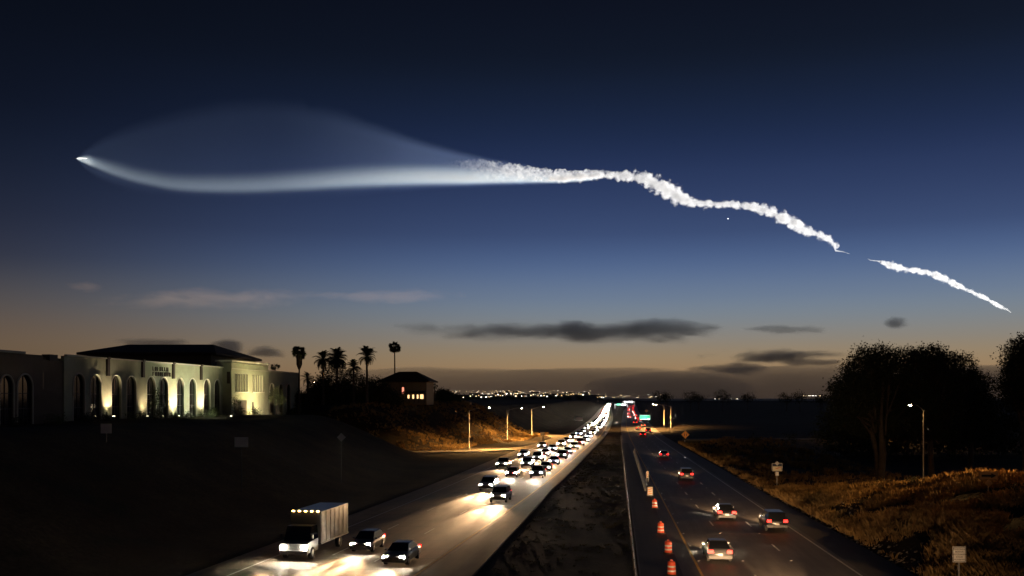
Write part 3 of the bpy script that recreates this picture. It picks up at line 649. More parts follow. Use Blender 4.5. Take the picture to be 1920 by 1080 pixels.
m = MB(); m.box((SE0-0.04,-1.3,7.6), (0.06,0.7,2.4)); m.build('side_niche', BROWN, ent)
# the wing beyond
SW1 = s_of(560); aw = [(s_of(px), 1.5, 5.4) for px in (510,527,541)]
arch_wall(SE1+0.05, SW1, -0.6, ZT, aw, 0.02, 0.5).build('far_wing_wall', STUCCO, bld)
for c, hw, sp in aw: arch_window(c, hw, sp, 0.02, bld)
m = MB(); m.box(((SE1+SW1)/2,-0.02,ZT+0.12), (SW1-SE1-0.6,0.42,0.2)); m.build('coping', TRIM, bld)
m = MB(); m.box((S1/2+4, 10, ZT-0.6), (S1+30, 19.0, 0.4)); m.build('flat_roof', ROOF, bld)
inv = Matrix.Rotation(-b_rz, 4, 'Z') @ Matrix.Translation(-b_org)
def wl(x, y, z): return inv @ Vector((x, y, z))
m = MB(); ez, rz_ = 21.8, 24.5
v = [wl(-92,205,ez), wl(-62.6,205,ez), wl(-62.6,243,ez), wl(-92,243,ez), wl(-88.5,224,rz_), wl(-69,224,rz_)]
v2 = [q-Vector((0,0,0.5)) for q in v[:4]]
m.add(v+v2, [(0,1,5,4),(1,2,5),(2,3,4,5),(3,0,4),(6,7,1,0),(7,8,2,1),(8,9,3,2),(9,6,0,3),(9,8,7,6)]); hr = m.build('hip_roof', ROOF, bld)
m = MB(); m.add([wl(-90.5,206.5,8), wl(-64,206.5,8), wl(-64,241.5,8), wl(-90.5,241.5,8), wl(-90.5,206.5,ez-0.3), wl(-64,206.5,ez-0.3), wl(-64,241.5,ez-0.3), wl(-90.5,241.5,ez-0.3)], [(0,1,5,4),(1,2,6,5),(2,3,7,6),(3,0,4,7)]); m.build('upper_hall_wall', mat('dark_stucco', (0.10,0.085,0.06), 0.9), bld)
def floodlight(s_, out, tgt_ds, power, size, label, col=WARM, zt=9.0, tout=0.0):
    w = bld.matrix_basis @ Vector((s_, -out, 0.0)); w.z = hgt(w.x, w.y) + 0.02
    t = empty('floodlight', w); tag(t, label, 'floodlight', 'floodlights at the foot of the arcade')
    m = MB(); m.lathe([(0.16,0),(0.16,0.05),(0.04,0.07),(0.04,0.25)], 8); m.build('stake', DARKMETAL, t)
    m = MB(); m.box((0,0,0.34), (0.34,0.28,0.22)); m.build('housing', DARKMETAL, t)
    m = MB(); m.box((0,0,0.46), (0.28,0.22,0.02)); m.build('lens', emis('flood_lens', (1.0,0.82,0.5), 25.0), t)
    tg = bld.matrix_basis @ Vector((s_+tgt_ds, -tout, zt-0.0)); spot('flood_light', (0,0,0.5), tg - w, power, size, col, t, 0.9, 0.08)
MATS.get('flood_lens')
bpy.context.view_layer.update()
floodlight(pil[3], 1.15, 0, 4200, 92, 'floodlight at the pier between the fifth and sixth pair of arches, brightest')
floodlight(pil[4], 1.15, 0, 3600, 92, 'floodlight at the last pier before the entrance block')
floodlight(pil[1], 1.1, 0, 1900, 92, 'floodlight at the pier near the left end of the arcade')
floodlight(pil[2], 0.9, 0, 900, 95, 'dim floodlight at the second pier of the arcade')
floodlight(s_of(494,1.9), 2.7, 0, 10000, 100, 'floodlight at the right corner of the entrance block', tout=1.9)
floodlight(s_of(479,1.9), 2.7, 0, 7000, 100, 'floodlight by the narrow door of the entrance block', tout=1.9)
floodlight(s_of(424,0.5), 1.2, 0.2, 900, 90, 'floodlight tucked beside the left of the entrance block', tout=0.5)
floodlight(s_of(466,1.9), 9.5, 0, 9000, 110, 'added wide floodlight on the lawn, brightening the entrance block', (1.0,0.86,0.45), zt=5.0, tout=1.9)  # extra flood, added because the block came out too dim
floodlight(s_of(345), 9.0, 0, 5500, 130, 'wide floodlight on the slope before the arcade', (0.95,1.0,0.68), zt=6.0)

# ------------------------------------------------------------------ the hip-roofed house beside the palms
ho = Vector((-29.2,272,10.6)); house = empty('hip_roof_house', ho, R(-8)); tag(house, 'small house with dark hip roof and a row of glowing windows', 'house')
HW, HD = 7.0, 5.0
m = MB(); m.box((0,0,2.9), (2*HW-1.2,2*HD-1.0,6.6)); m.build('wall', mat('house_stucco', (0.24,0.19,0.13), 0.9, var=0.2, scale=0.6), house)
m = MB(); e = 6.15; m.add([(-HW-.5,-HD-.5,e),(HW+.5,-HD-.5,e),(HW+.5,HD+.5,e),(-HW-.5,HD+.5,e),(-2.6,0,8.9),(2.6,0,8.9),(-HW-.5,-HD-.5,e-.3),(HW+.5,-HD-.5,e-.3),(HW+.5,HD+.5,e-.3),(-HW-.5,HD+.5,e-.3)],
      [(0,1,5,4),(1,2,5),(2,3,4,5),(3,0,4),(6,7,1,0),(7,8,2,1),(8,9,3,2),(9,6,0,3),(9,8,7,6)]); m.build('hip_roof', ROOF, house)
GLOW = emis('lit_window', (1.0,0.62,0.26), 1.0); RGLOW = emis('lit_window_red', (1.0,0.30,0.18), 0.8)
for x, z, w, h, mt in ((-0.2,3.6,0.55,1.7,RGLOW),(1.4,1.9,0.6,1.0,GLOW),(2.7,1.9,0.55,1.1,GLOW),(4.0,1.9,0.6,1.1,GLOW),(5.1,1.9,0.9,1.2,GLOW)):
    m = MB(); m.box((x,-HD+0.47,z), (w+0.16,0.08,h+0.16)); f = m.build('window', BROWN, house)
    m = MB(); m.box((x,-HD+0.42,z), (w,0.02,h)); m.build('pane', mt, f)
m = MB(); m.box((3.2,-HD-0.5,3.1), (6.6,2.0,0.16), Matrix.Rotation(R(14),3,'X')); m.build('awning', BROWN, house)
for x in (0.2,2.1,3.4,4.6,6.2):
    m = MB(); m.box((x,-HD-1.2,1.45), (0.12,0.12,2.6)); m.build('awning_post', BROWN, house)
def pole_lamp(px, py_lamp, Y, label):
    p = P(px, py_lamp, Y); zb = hgt(p.x, p.y); t = empty('parking_lamp', (p.x, p.y, zb)); tag(t, label, 'street lamp'); h = p.z-zb
    m = MB(); m.lathe([(0.12,0),(0.07,h)], 8); m.build('pole', STEEL, t)
    for s_ in (-1, 1):
        m = MB(); m.box((s_*0.55,0,h), (0.8,0.4,0.14)); hd = m.build('lamp_head', DARKMETAL, t)
        m = MB(); m.box((s_*0.55,-0.02,h-0.11), (0.6,0.36,0.08)); m.build('lamp_lens', LAMPGLOW, hd)
    spot('lamp_light', (0,0,h-0.3), (0,-0.5,h-6), 700, 150, WARM, t)
pole_lamp(594, 716, 262, 'double-headed parking lot lamp glowing between the palms')

# ------------------------------------------------------------------ palms and trees
LEAF = mat('palm_leaf', (0.045,0.06,0.022), 0.6); TRUNK = mat('palm_trunk', (0.10,0.075,0.05), 0.9, var=0.4, scale=4)
def fan_frond():
    m = MB(); m.tube([(0,0,0),(0.6,0,0.12),(1.1,0,0.1)], [0.03,0.025,0.02], 4)
    for k in range(11):
        a = R(-75+15*k); L_ = 1.15*(1-0.25*abs(k-5)/5); d = Vector((math.cos(a), math.sin(a), 0)); n = Vector((-d.y, d.x, 0))
        b = Vector((1.1,0,0.1)); tip = b+d*L_+Vector((0,0,-0.35-0.1*abs(k-5)/5)); mid = b+d*L_*0.55+Vector((0,0,0.0))
        m.add([b, mid-n*0.13, tip, mid+n*0.13], [(0,1,2,3)])
    return m.mesh('fan_frond')
def feather_frond():
    m = MB(); pts = [Vector((3.2*t, 0, 1.35*math.sin(t*2.35)*0.9-0.55*t*t)) for t in [i/9 for i in range(10)]]
    m.tube(pts, [0.05-0.004*i for i in range(10)], 4)
    for i in range(1, 19):
        t = i/19; q = Vector((3.2*t, 0, 1.35*math.sin(t*2.35)*0.9-0.55*t*t)); L_ = 0.75*math.sin(math.pi*(0.12+0.86*t))+0.1
        for s in (-1, 1):
            tip = q+Vector((0.35*L_, s*L_, -0.3*L_)); m.add([q-Vector((0.10,0,0)), q+Vector((0.10,0,0)), tip], [(0,1,2)])
    return m.mesh('feather_frond')
FAN, FEA = fan_frond(), feather_frond()
for me in (FAN, FEA): me.materials.append(LEAF)
def palm(px, top_py, Y, kind, label, crown=1.0, n=26, skirt=False, seed=0, lean=0.0):
    rnd = random.Random(seed); c = P(px, top_py, Y); zb = hgt(c.x, c.y); sk = crown; crown *= 0.74 if kind == 'fan' else 0.98; t = empty('palm_tree', (c.x, c.y, zb)); tag(t, label, 'palm tree', 'palms around the house')
    h = c.z - zb - (0.9 if kind == 'fan' else 1.2)*crown
    m = MB(); pts = [(lean*(k/8)**2+0.04*rnd.uniform(-1,1), 0, h*k/8) for k in range(9)]; r0 = 0.26 if kind == 'fan' else 0.38
    m.tube(pts, [r0*(1.25 if k == 0 else 1-0.4*k/8) for k in range(9)], 8)
    if skirt: m.tube([(lean,0,h-3.4*sk),(lean,0,h-2.4*sk),(lean,0,h-0.6),(lean,0,h)], [0.25,0.6*sk,0.62*sk,0.3], 9)
    m.build('trunk', TRUNK, t)
    for k in range(n):
        o = link(bpy.data.objects.new('frond', FAN if kind == 'fan' else FEA), t); o.location = (lean, 0, h)
        el = math.degrees(math.asin(rnd.uniform(-0.85, 0.99))) if kind == 'fan' else rnd.uniform(-70, 60)
        o.rotation_euler = (rnd.uniform(-1.3,1.3) if kind == 'fan' else rnd.uniform(-0.3,0.3), R(-el), 2*math.pi*k/n*5.0+rnd.uniform(-0.2,0.2)); s_ = crown*rnd.uniform(0.85,1.1); o.scale = (s_,)*3
    return t
palm(561, 655, 235, 'fan', 'tall fan palm with a shaggy skirt, nearest the arcaded building', 1.2, 70, True, 1)
palm(740, 646, 285, 'fan', 'tallest slim fan palm rising behind the house roof', 1.25, 70, False, 2)
palm(606, 668, 252, 'feather', 'date palm at the left of the dark palm clump', 0.9, 46, False, 3)
palm(632, 664, 258, 'feather', 'bushy date palm with the densest crown in the clump', 1.05, 70, False, 4)
palm(688, 661, 250, 'feather', 'date palm with spiky crown left of the house', 0.95, 46, False, 5)
palm(663, 683, 255, 'feather', 'shorter date palm between the clump and the spiky palm', 0.8, 42, False, 6)
palm(577, 706, 266, 'feather', 'low date palm left of the parking lamp', 0.8, 24, False, 7)
palm(516, 684, 262, 'fan', 'small palm crown peeking over the far wing of the building', 0.9, 26, False, 8)
palm(815, 722, 292, 'fan', 'little palm at the right corner of the house', 0.7, 18, False, 9)
BARK = mat('pale_bark', (0.13,0.10,0.07), 0.9, var=0.5, scale=1.5)
def leaf_mat(name, c, c2): return mat(name, c, 0.65, col2=c2, scale=0.6, spec=0.3)
EUC = leaf_mat('dark_foliage', (0.055,0.065,0.03), (0.02,0.027,0.012)); LIGHTLEAF = leaf_mat('light_foliage', (0.12,0.14,0.05), (0.05,0.07,0.025))
def foliage(lobes, n, size, seed, gap=0.35):
    """leaf quads in clumps inside ellipsoid lobes (centre, radii)"""
    rnd = random.Random(seed); m = MB(); vs = []; fs = []
    tot = sum(r[0]*r[1]*r[2] for _, r in lobes)
    for c, r in lobes:
        k = int(n*(r[0]*r[1]*r[2])/tot); cl = max(6, k//26)
        for _ in range(cl):
            while True:
                q = Vector((rnd.uniform(-1,1), rnd.uniform(-1,1), rnd.uniform(-1,1)))
                if 0.25 < q.length < 1.0: break
            if q.length < 0.62 and rnd.random() < gap: q *= 0.97/q.length
            cc = Vector(c)+Vector((q.x*r[0], q.y*r[1], q.z*r[2])); cr = size*rnd.uniform(2.2, 4.2)
            for _ in range(26):
                p = cc+Vector((rnd.gauss(0,1), rnd.gauss(0,1), rnd.gauss(0,0.75)))*cr*0.5
                a = Vector((rnd.gauss(0,1), rnd.gauss(0,1), rnd.gauss(0,1)-0.5)).normalized(); b = a.cross(Vector((rnd.gauss(0,1), rnd.gauss(0,1), rnd.gauss(0,1)))).normalized()
                s_ = size*rnd.uniform(0.6, 1.3); i = len(vs)
                vs += [p-b*s_*0.3, p+a*s_*0.5-b*s_*0.05, p+a*s_, p+a*s_*0.5+b*s_*0.5]; fs.append((i,i+1,i+2,i+3))
    m.add(vs, fs); return m
def tree(base, h, lobes, n, size, label, seed, mt=EUC, trunks=1, r0=0.45, cat='tree', name='tree', group=None, bark=BARK):
    rnd = random.Random(seed); t = empty(name, base); tag(t, label, cat, group); m = MB()
    for k in range(trunks):
        a = 2*math.pi*k/max(1,trunks)+rnd.random(); dx, dy = (0.5*math.cos(a), 0.5*math.sin(a)) if trunks > 1 else (0, 0)
        top = Vector(lobes[k % len(lobes)][0])
        pts = [Vector((dx*0.3,dy*0.3,-0.3)), Vector((dx+rnd.uniform(-.3,.3), dy, h*0.18)), Vector((dx*2+top.x*0.25, dy*2+top.y*0.25, h*0.4)), top*0.7+Vector((dx,dy,0)), top]
        m.tube(pts, [r0*1.3, r0, r0*0.75, r0*0.4, r0*0.12], 8)
    for c, r in lobes:
        for _ in range(3):
            st = Vector((c[0]*0.25, c[1]*0.25, h*rnd.uniform(0.3,0.5))); en = Vector(c)+Vector((rnd.uniform(-.6,.6)*r[0], rnd.uniform(-.6,.6)*r[1], rnd.uniform(-.3,.7)*r[2])); md = (st+en)/2+Vector((rnd.uniform(-.5,.5),rnd.uniform(-.5,.5),0.4))
            m.tube([st, md, en], [r0*0.4, r0*0.25, r0*0.06], 5)
    m.build('trunk', bark, t); foliage(lobes, n, size, seed).build('crown', mt, t); return t
def px_lobes(base, Y, items):
    """lobes given as photo pixel ellipses (px, py, rx, ry) at depth Y plus an offset in depth"""
    out = []
    for px, py, rx, ry, dy in items:
        c = P(px, py, Y+dy)-Vector(base); s = (Y+dy)/F; out.append((c, (rx*s, rx*s*0.9, ry*s)))
    return out
def big_tree(bx, by, Y, items, n, label, seed, trunks=2, size=0.33, r0=0.42):
    b = P(bx, by, Y); b.z = hgt(b.x, b.y)-0.05
    return tree(b, 22, px_lobes(b, Y, items), n, size, label, seed, EUC, trunks, r0, 'tree', 'eucalyptus_tree', 'big trees on the right')
big_tree(1650, 905, 146, [(1600,735,44,40,0),(1625,700,42,38,2),(1655,675,34,28,0),(1690,690,36,34,-3),(1650,740,60,48,4),(1578,740,24,24,1),(1720,750,40,44,3),(1615,662,20,14,0),(1640,790,50,30,3),(1585,775,26,26,0)], 62000, 'leftmost big dark tree with two pale trunks, biggest crown', 21, 3)
big_tree(1747, 900, 150, [(1745,675,32,26,0),(1735,700,40,36,3),(1775,690,30,28,-2),(1760,740,52,46,2),(1715,668,20,16,0),(1750,795,48,32,0)], 42000, 'middle big dark tree with one straight pale trunk', 22, 1)
big_tree(1818, 890, 156, [(1805,690,26,28,0),(1800,728,46,42,0),(1835,735,30,40,3),(1845,765,24,36,0),(1785,760,50,34,2),(1825,800,46,30,0)], 32000, 'lower right tree of the big dark group with a pointed top', 23, 1)
big_tree(1925, 880, 140, [(1905,668,24,30,0),(1935,660,34,36,2),(1910,715,34,40,0),(1950,730,50,60,0),(1888,730,14,34,0)], 34000, 'tree cut off by the right edge of the picture', 24, 2)
for i, (px, Y, w, top, lab) in enumerate(((1585,205,40,752,'leftmost dark bushy tree behind the big trees'),(1640,212,46,760,'second dark bushy tree behind the big trees'),(1700,205,46,748,'dark bushy tree right behind the lone lamp'),(1760,215,50,744,'dark bushy tree behind the straight pale trunk'),(1820,205,46,740,'dark bushy tree behind the pointed tree'),(1880,212,50,745,'rightmost dark bushy tree behind the big trees'))):
    b = P(px, 800, Y); b.z = hgt(b.x, b.y); s = Y/F; tp = P(px, top, Y).z-b.z
    tree(b, tp*0.6, [(Vector((0,0,tp*0.68)), (w*s,w*s*0.7,tp*0.33)), (Vector((-w*s*0.5,0,tp*0.38)), (w*s*0.9,w*s*0.7,tp*0.36)), (Vector((w*s*0.5,0,tp*0.34)), (w*s*0.9,w*s*0.7,tp*0.34))], 5200, 0.62, lab, 130+i, EUC, 2, 0.2, 'tree', 'bushy_tree', 'bushy trees behind the big trees')
# trees along the dark right horizon and shrubs
for i, (px, py, Y, w, h, lab) in enumerate(((1236,742,900,13,8,'round tree left of the pair on the right horizon'),(1250,743,920,12,7,'round tree right of the pair on the right horizon'),(1295,742,880,14,8,'lone round tree on the horizon right of the yellow diamond sign'),(1355,741,860,16,11,'widest round tree on the right horizon'),(1310,745,900,10,5,'low bush beside the lone horizon tree'),(1402,744,900,11,6,'small tree right of the widest horizon tree'),(1475,745,840,14,7,'small tree on the horizon below the cloud streak'),(1500,743,820,16,9,'dark tree on the horizon just left of the big trees'),(1540,747,800,14,7,'bush at the foot of the big trees on the horizon'))):
    b = P(px, py, Y); b.z = hgt(b.x, b.y); tp = P(px, py-h, Y).z-b.z; s = Y/F
    tree(b, tp, [(Vector((0,0,tp-h*s)), (w*s*0.8,w*s*0.8,h*s)), (Vector((w*s*0.5,0,tp-h*s*1.3)), (w*s*0.6,w*s*0.6,h*s*0.8)), (Vector((-w*s*0.5,0,tp-h*s*1.4)), (w*s*0.5,w*s*0.5,h*s*0.7))], 700, 1.0, lab, 40+i, EUC, 1, 0.3, 'tree', 'horizon_tree', 'small trees along the right horizon')
# shrubs at the foot of the building, each a thing
shr = [(245,776,8,8),(268,780,9,7),(291,777,13,11),(330,786,8,5),(352,783,9,7),(388,782,13,8),(402,775,7,11),(432,770,9,9),(462,780,13,9),(484,784,8,6),(512,786,12,9),(540,772,16,14),(556,778,12,12),(200,778,12,8),(160,775,14,10),(100,775,16,12),(30,768,10,9)]
for i, (px, py, w, h) in enumerate(shr):
    s_ = s_of(px, 2.6); wp = bld.matrix_basis @ Vector((s_, -2.6 if not 430 < px < 506 else -4.4, 0)); b = Vector((wp.x, wp.y, hgt(wp.x, wp.y)-0.1)); s = wp.y/F
    m = foliage([(Vector((0,0,h*s*0.8)), (w*s,w*s,h*s)), (Vector((w*s*0.5,0,h*s*0.5)), (w*s*0.7,w*s*0.7,h*s*0.6))], 620, 0.22, 60+i); t = empty('shrub', b)
    m.build('leaves', LIGHTLEAF if i % 3 == 0 else EUC, t); mm = MB()
    for k in range(4): mm.tube([(0,0,-0.1),(w*s*0.4*math.cos(k*1.6),w*s*0.4*math.sin(k*1.6),h*s*1.1)], [0.05,0.015], 5)
    mm.build('stem', BARK, t)
    where = ['before the third arch','before the fourth arch','before the fifth arch','beside the brightest pier','between the sixth and seventh arch','before the last pair of arches','tall one left of the entrance block','at the left corner of the entrance block','in front of the dark doorway','by the narrow door','at the right corner of the entrance block','before the far wing','at the end of the far wing','before the second arch','before the first arch','before the recessed wall','before the nearest arch at the left edge'][i]
    tag(t, 'low shrub at the arcade, '+where, 'shrub', 'shrubs along the arcaded building')
def small_tree(px, base_out, crown, n, label, seed):
    s_ = s_of(px, base_out); wp = bld.matrix_basis @ Vector((s_, -base_out, 0)); b = Vector((wp.x, wp.y, hgt(wp.x, wp.y)-0.05)); Y = wp.y
    tree(b, 6, px_lobes(b, Y, crown), n, 0.2, label, seed, LIGHTLEAF, 1, 0.07, 'tree', 'young_tree', 'young trees before the arcade')
small_tree(296, 3.4, [(293,742,11,16,0),(283,755,9,12,0),(303,758,8,11,0)], 900, 'young thin-leaved tree before the middle arches', 81)
small_tree(519, 3.4, [(519,737,13,12,0),(510,747,9,9,0),(527,750,9,10,0)], 1200, 'young tree lit green right of the entrance block', 82)
small_tree(444, 4.2, [(444,752,7,10,0),(438,760,6,7,0)], 500, 'small young tree left of the dark doorway', 83)
for i, (px, py, Y, w, h, lab) in enumerate(((630,712,262,28,40,'dense dark tree inside the palm clump'),(600,730,258,20,22,'dark bush left of the palm clump'),(665,725,258,30,26,'dark bushes below the spiky palm'),(703,728,262,24,20,'dark bush left of the house wall'),(830,742,300,14,10,'round bush right of the house'),(845,747,310,12,6,'low bush right of the round bush'),(560,748,245,18,12,'dark bush at the foot of the tall fan palm'),(725,744,258,22,10,'low dark hedge before the house'))):
    b = P(px, py, Y); b.z = hgt(b.x, b.y); s = Y/F; tp = P(px, py, Y).z - b.z
    tree(b, max(1.5, tp), [(Vector((0,0,tp)), (w*s,w*s*0.8,h*s)), (Vector((-w*s*0.4,0,max(0.8,tp-h*s*0.7))), (w*s*0.8,w*s*0.7,h*s*0.9)), (Vector((w*s*0.4,0,max(0.8,tp-h*s*0.8))), (w*s*0.8,w*s*0.7,h*s*0.9))], 9000, 0.45, lab, 90+i, EUC, 1, 0.16, 'tree', 'bushy_tree', 'dark bushes around the house')
# ------------------------------------------------------------------ vehicles with their lamps lit, standing where the traffic runs
GLASS = mat('car_glass', (0.01,0.011,0.013), 0.05, 0.0, spec=0.8); RUBBER = mat('tyre_rubber', (0.02,0.02,0.02), 0.9); RIM = mat('wheel_rim', (0.4,0.4,0.41), 0.35, 0.8)
HLAMP = emis('headlamp', (1.0,0.88,0.68), 300.0); TLAMP = emis('tail_lamp', (1.0,0.014,0.012), 2.6); AMBER = emis('marker_lamp', (1.0,0.55,0.15), 25.0); BLUEH = emis('headlamp_cool', (0.82,0.90,1.0), 300.0)
for q in (HLAMP, TLAMP, AMBER, BLUEH): q.cycles.emission_sampling = 'NONE'
PAINTS = {n: mat('paint_'+n, c, 0.28, 0.0, spec=0.6) for n, c in dict(silver=(0.17,0.172,0.175), white=(0.36,0.36,0.35), black=(0.012,0.012,0.014), grey=(0.07,0.072,0.076), blue=(0.03,0.07,0.22), red=(0.32,0.02,0.02), tan=(0.36,0.30,0.22), green=(0.03,0.10,0.06)).items()}
KINDS = {  # length, half width, stations (y, bottom, shoulder), cabin (y, z, half width) base front, roof front, roof rear, base rear
 'sedan': (4.7, 0.90, [(-2.35,.42,.78),(-2.2,.26,.98),(-1.3,.20,1.0),(0.9,.20,.98),(1.6,.20,.92),(2.15,.26,.80),(2.35,.42,.62)], [(1.15,.95,.80),(0.35,1.42,.62),(-0.85,1.43,.62),(-1.75,.99,.78)]),
 'hatchback': (4.1, 0.86, [(-2.05,.42,.85),(-1.95,.26,1.02),(-1.2,.20,1.02),(0.7,.20,1.0),(1.4,.20,.95),(1.9,.26,.82),(2.05,.42,.65)], [(1.0,.97,.78),(0.25,1.48,.62),(-1.35,1.47,.62),(-1.98,1.0,.76)]),
 'suv': (4.8, 0.96, [(-2.4,.5,.95),(-2.3,.34,1.14),(-1.2,.28,1.15),(0.9,.28,1.13),(1.7,.28,1.08),(2.25,.34,.98),(2.4,.5,.75)], [(1.05,1.11,.86),(0.45,1.72,.72),(-1.95,1.72,.72),(-2.32,1.13,.85)]),
 'pickup': (5.5, 0.98, [(-2.75,.5,.95),(-2.7,.36,1.08),(-1.2,.32,1.08),(1.0,.32,1.12),(2.0,.32,1.10),(2.6,.38,1.0),(2.75,.5,.78)], [(1.25,1.1,.88),(0.65,1.76,.72),(-0.7,1.76,.72),(-0.95,1.09,.86)]),
}
def car_parts(kind):
    L_, W, st, cb = KINDS[kind]; P_ = {}
    m = MB(); vs = []; fs = []; n = 10
    for y, zb, zs in st:
        k = 0.93 if y in (st[0][0], st[-1][0]) else 1.0; w = W*k
        vs += [(-w*.86,y,zb),(-w,y,zb+.14),(-w*1.0,y,(zb+zs)/2+.05),(-w*.97,y,zs-.10),(-w*.80,y,zs),(w*.80,y,zs),(w*.97,y,zs-.10),(w,y,(zb+zs)/2+.05),(w,y,zb+.14),(w*.86,y,zb)]
    for i in range(len(st)-1):
        for k in range(n):
            k2 = (k+1) % n; fs.append((i*n+k, (i+1)*n+k, (i+1)*n+k2, i*n+k2))
    fs += [tuple(range(n)), tuple((len(st)-1)*n+k for k in range(n-1,-1,-1))]
    m.add(vs, fs, 0, True); P_['body'] = m.mesh('body')
    m = MB(); v = []
    for y, z, w in cb: v += [(-w,y,z),(w,y,z)]
    m.add(v, [(0,1,3,2),(4,5,7,6),(0,2,4,6),(1,7,5,3)], 0); P_['greenhouse'] = m.mesh('greenhouse')
    m = MB(); (y1,z1,w1),(y2,z2,w2) = cb[1], cb[2]
    m.add([(-w1-.02,y1+.04,z1),(w1+.02,y1+.04,z1),(w2+.02,y2-.04,z2),(-w2-.02,y2-.04,z2),(-w1*.86,y1-.1,z1+.05),(w1*.86,y1-.1,z1+.05),(w2*.86,y2+.1,z2+.05),(-w2*.86,y2+.1,z2+.05)], [(4,7,6,5),(0,4,5,1),(1,5,6,2),(2,6,7,3),(3,7,4,0)], 0); P_['roof'] = m.mesh('roof')
    rw = 0.36 if kind in ('suv','pickup') else 0.32
    m = MB(); pr = [(rw*.62,-.11),(rw,-.10),(rw,.10),(rw*.62,.11)]; m.lathe(pr, 14); me = m.mesh('tyre'); me.transform(Matrix.Rotation(A90, 4, 'Y')); P_['tyre'] = me
    m = MB(); m.lathe([(0,-.09),(rw*.30,-.10),(rw*.60,-.085),(rw*.64,.0),(rw*.60,.085),(rw*.30,.10),(0,.09)], 14); me = m.mesh('rim'); me.transform(Matrix.Rotation(A90, 4, 'Y')); P_['rim'] = me
    yf, yr = L_/2, -L_/2; zl = (st[-1][2]+st[-2][2])/2-.03; zr = st[1][2]-.14
    m = MB(); m.box((0,0,0), (.36,.16,.17), None, 0, .85); P_['headlight'] = m.mesh('headlight'); m = MB(); m.box((0,0,0), (.40,.12,.24), None, 0, .9); P_['taillight'] = m.mesh('taillight')
    m = MB(); m.box((0,yf-.10,st[-1][1]+.02), (W*1.9,.26,.20)); P_['front_bumper'] = m.mesh('front_bumper')
    m = MB(); m.box((0,yr+.10,st[0][1]+.02), (W*1.9,.26,.22)); P_['rear_bumper'] = m.mesh('rear_bumper')
    m = MB(); m.box((0,yf-.0,(st[-1][1]+st[-1][2])/2+.06), (W*.9,.06,.16)); P_['grille'] = m.mesh('grille')
    m = MB(); m.box((0,yr-.05,st[0][1]+.22), (.32,.02,.16)); P_['number_plate'] = m.mesh('number_plate')
    m = MB(); m.box((0,0,0), (.18,.10,.13)); P_['mirror'] = m.mesh('mirror')
    pos = {'zl': zl, 'zr': zr, 'rw': rw, 'wb': L_*.30, 'W': W, 'L': L_, 'cab': cb, 'bed': None}
    if kind == 'pickup':
        m = MB(); m.box((0,-1.82,1.085), (W*1.62,1.66,.02)); P_['cargo_bed'] = m.mesh('cargo_bed')
    return P_, pos
CARS = {k: car_parts(k) for k in KINDS}
PAINTLESS = {'greenhouse': GLASS, 'tyre': RUBBER, 'rim': RIM, 'front_bumper': DARKMETAL, 'rear_bumper': DARKMETAL, 'grille': DARKMETAL, 'number_plate': PAINTS['white'], 'cargo_bed': DARKMETAL}
CACHE = {}
def car_mesh(kind, part, material):
    key = (kind, part, material.name)
    if key not in CACHE:
        me = CARS[kind][0][part].copy(); me.materials.clear(); me.materials.append(material); CACHE[key] = me
    return CACHE[key]
def car(kind, paint, x, y, head, label, group, beam=0.0, cool=False, size=46, far=16, streak=False):
    """car standing at (x, y), heading measured from +Y towards +X"""
    Pm, q = CARS[kind]; t = empty('car' if kind != 'pickup' else 'pickup_truck', (x, y, 0.075), -head); tag(t, label, 'car' if kind != 'pickup' else 'pickup', group)
    def put(part, material, loc_=(0,0,0), parent=t, name=None):
        o = link(bpy.data.objects.new(name or part, car_mesh(kind, part, material)), parent); o.location = loc_; return o
    p = PAINTS[paint]; body = put('body', p); put('greenhouse', GLASS); put('roof', p); put('front_bumper', DARKMETAL, parent=body); put('rear_bumper', DARKMETAL, parent=body); put('grille', DARKMETAL, parent=body); put('number_plate', PAINTS['white'], parent=body)
    if kind == 'pickup': put('cargo_bed', DARKMETAL)
    for sx in (-1, 1):
        for sy in (-1, 1):
            w = put('tyre', RUBBER, (sx*(q['W']-.09), sy*q['wb'], q['rw']), name='wheel'); put('rim', RIM, (sx*.02,0,0), w)
        put('headlight', BLUEH if cool else HLAMP, (sx*q['W']*.72, q['L']/2-.13, q['zl'])); put('taillight', TLAMP, (sx*q['W']*.76, -q['L']/2+.05, q['zr']))
        put('mirror', p, (sx*(q['W']+.06), q['cab'][0][0]-.2, q['cab'][0][1]+.08))
    if beam and streak:
        for sx in (-1, 1): spot('headlight_beam', (sx*q['W']*.72, q['L']/2+.12, q['zl']), (sx*q['W']*.9, q['L']/2+13, 0.0), beam, 13, HEAD, t, 1.0, 0.12)
        spot('headlight_beam', (0, q['L']/2+.12, q['zl']), (0, q['L']/2+14, 0.0), 4500, 54, HEAD, t, 1.0, 0.35)
    elif beam:
        spot('headlight_beam', (0, q['L']/2+.12, q['zl']), (0, q['L']/2+far, 0.0), beam, size, (1.0,0.80,0.58) if cool else HEAD, t, 1.0, 0.35)
    return t
ORD = ['first','second','third','fourth','fifth','sixth','seventh','eighth','ninth','tenth','eleventh','twelfth','thirteenth','fourteenth','fifteenth','sixteenth','seventeenth','eighteenth','nineteenth','twentieth']
def hd(f, y): return math.atan2(f(y+2)-f(y-2), 4)
rc = random.Random(11); KN = ['sedan','suv','hatchback','sedan','pickup','suv']; PN = ['silver','white','black','grey','blue','tan','grey','white','red','black','silver','green']
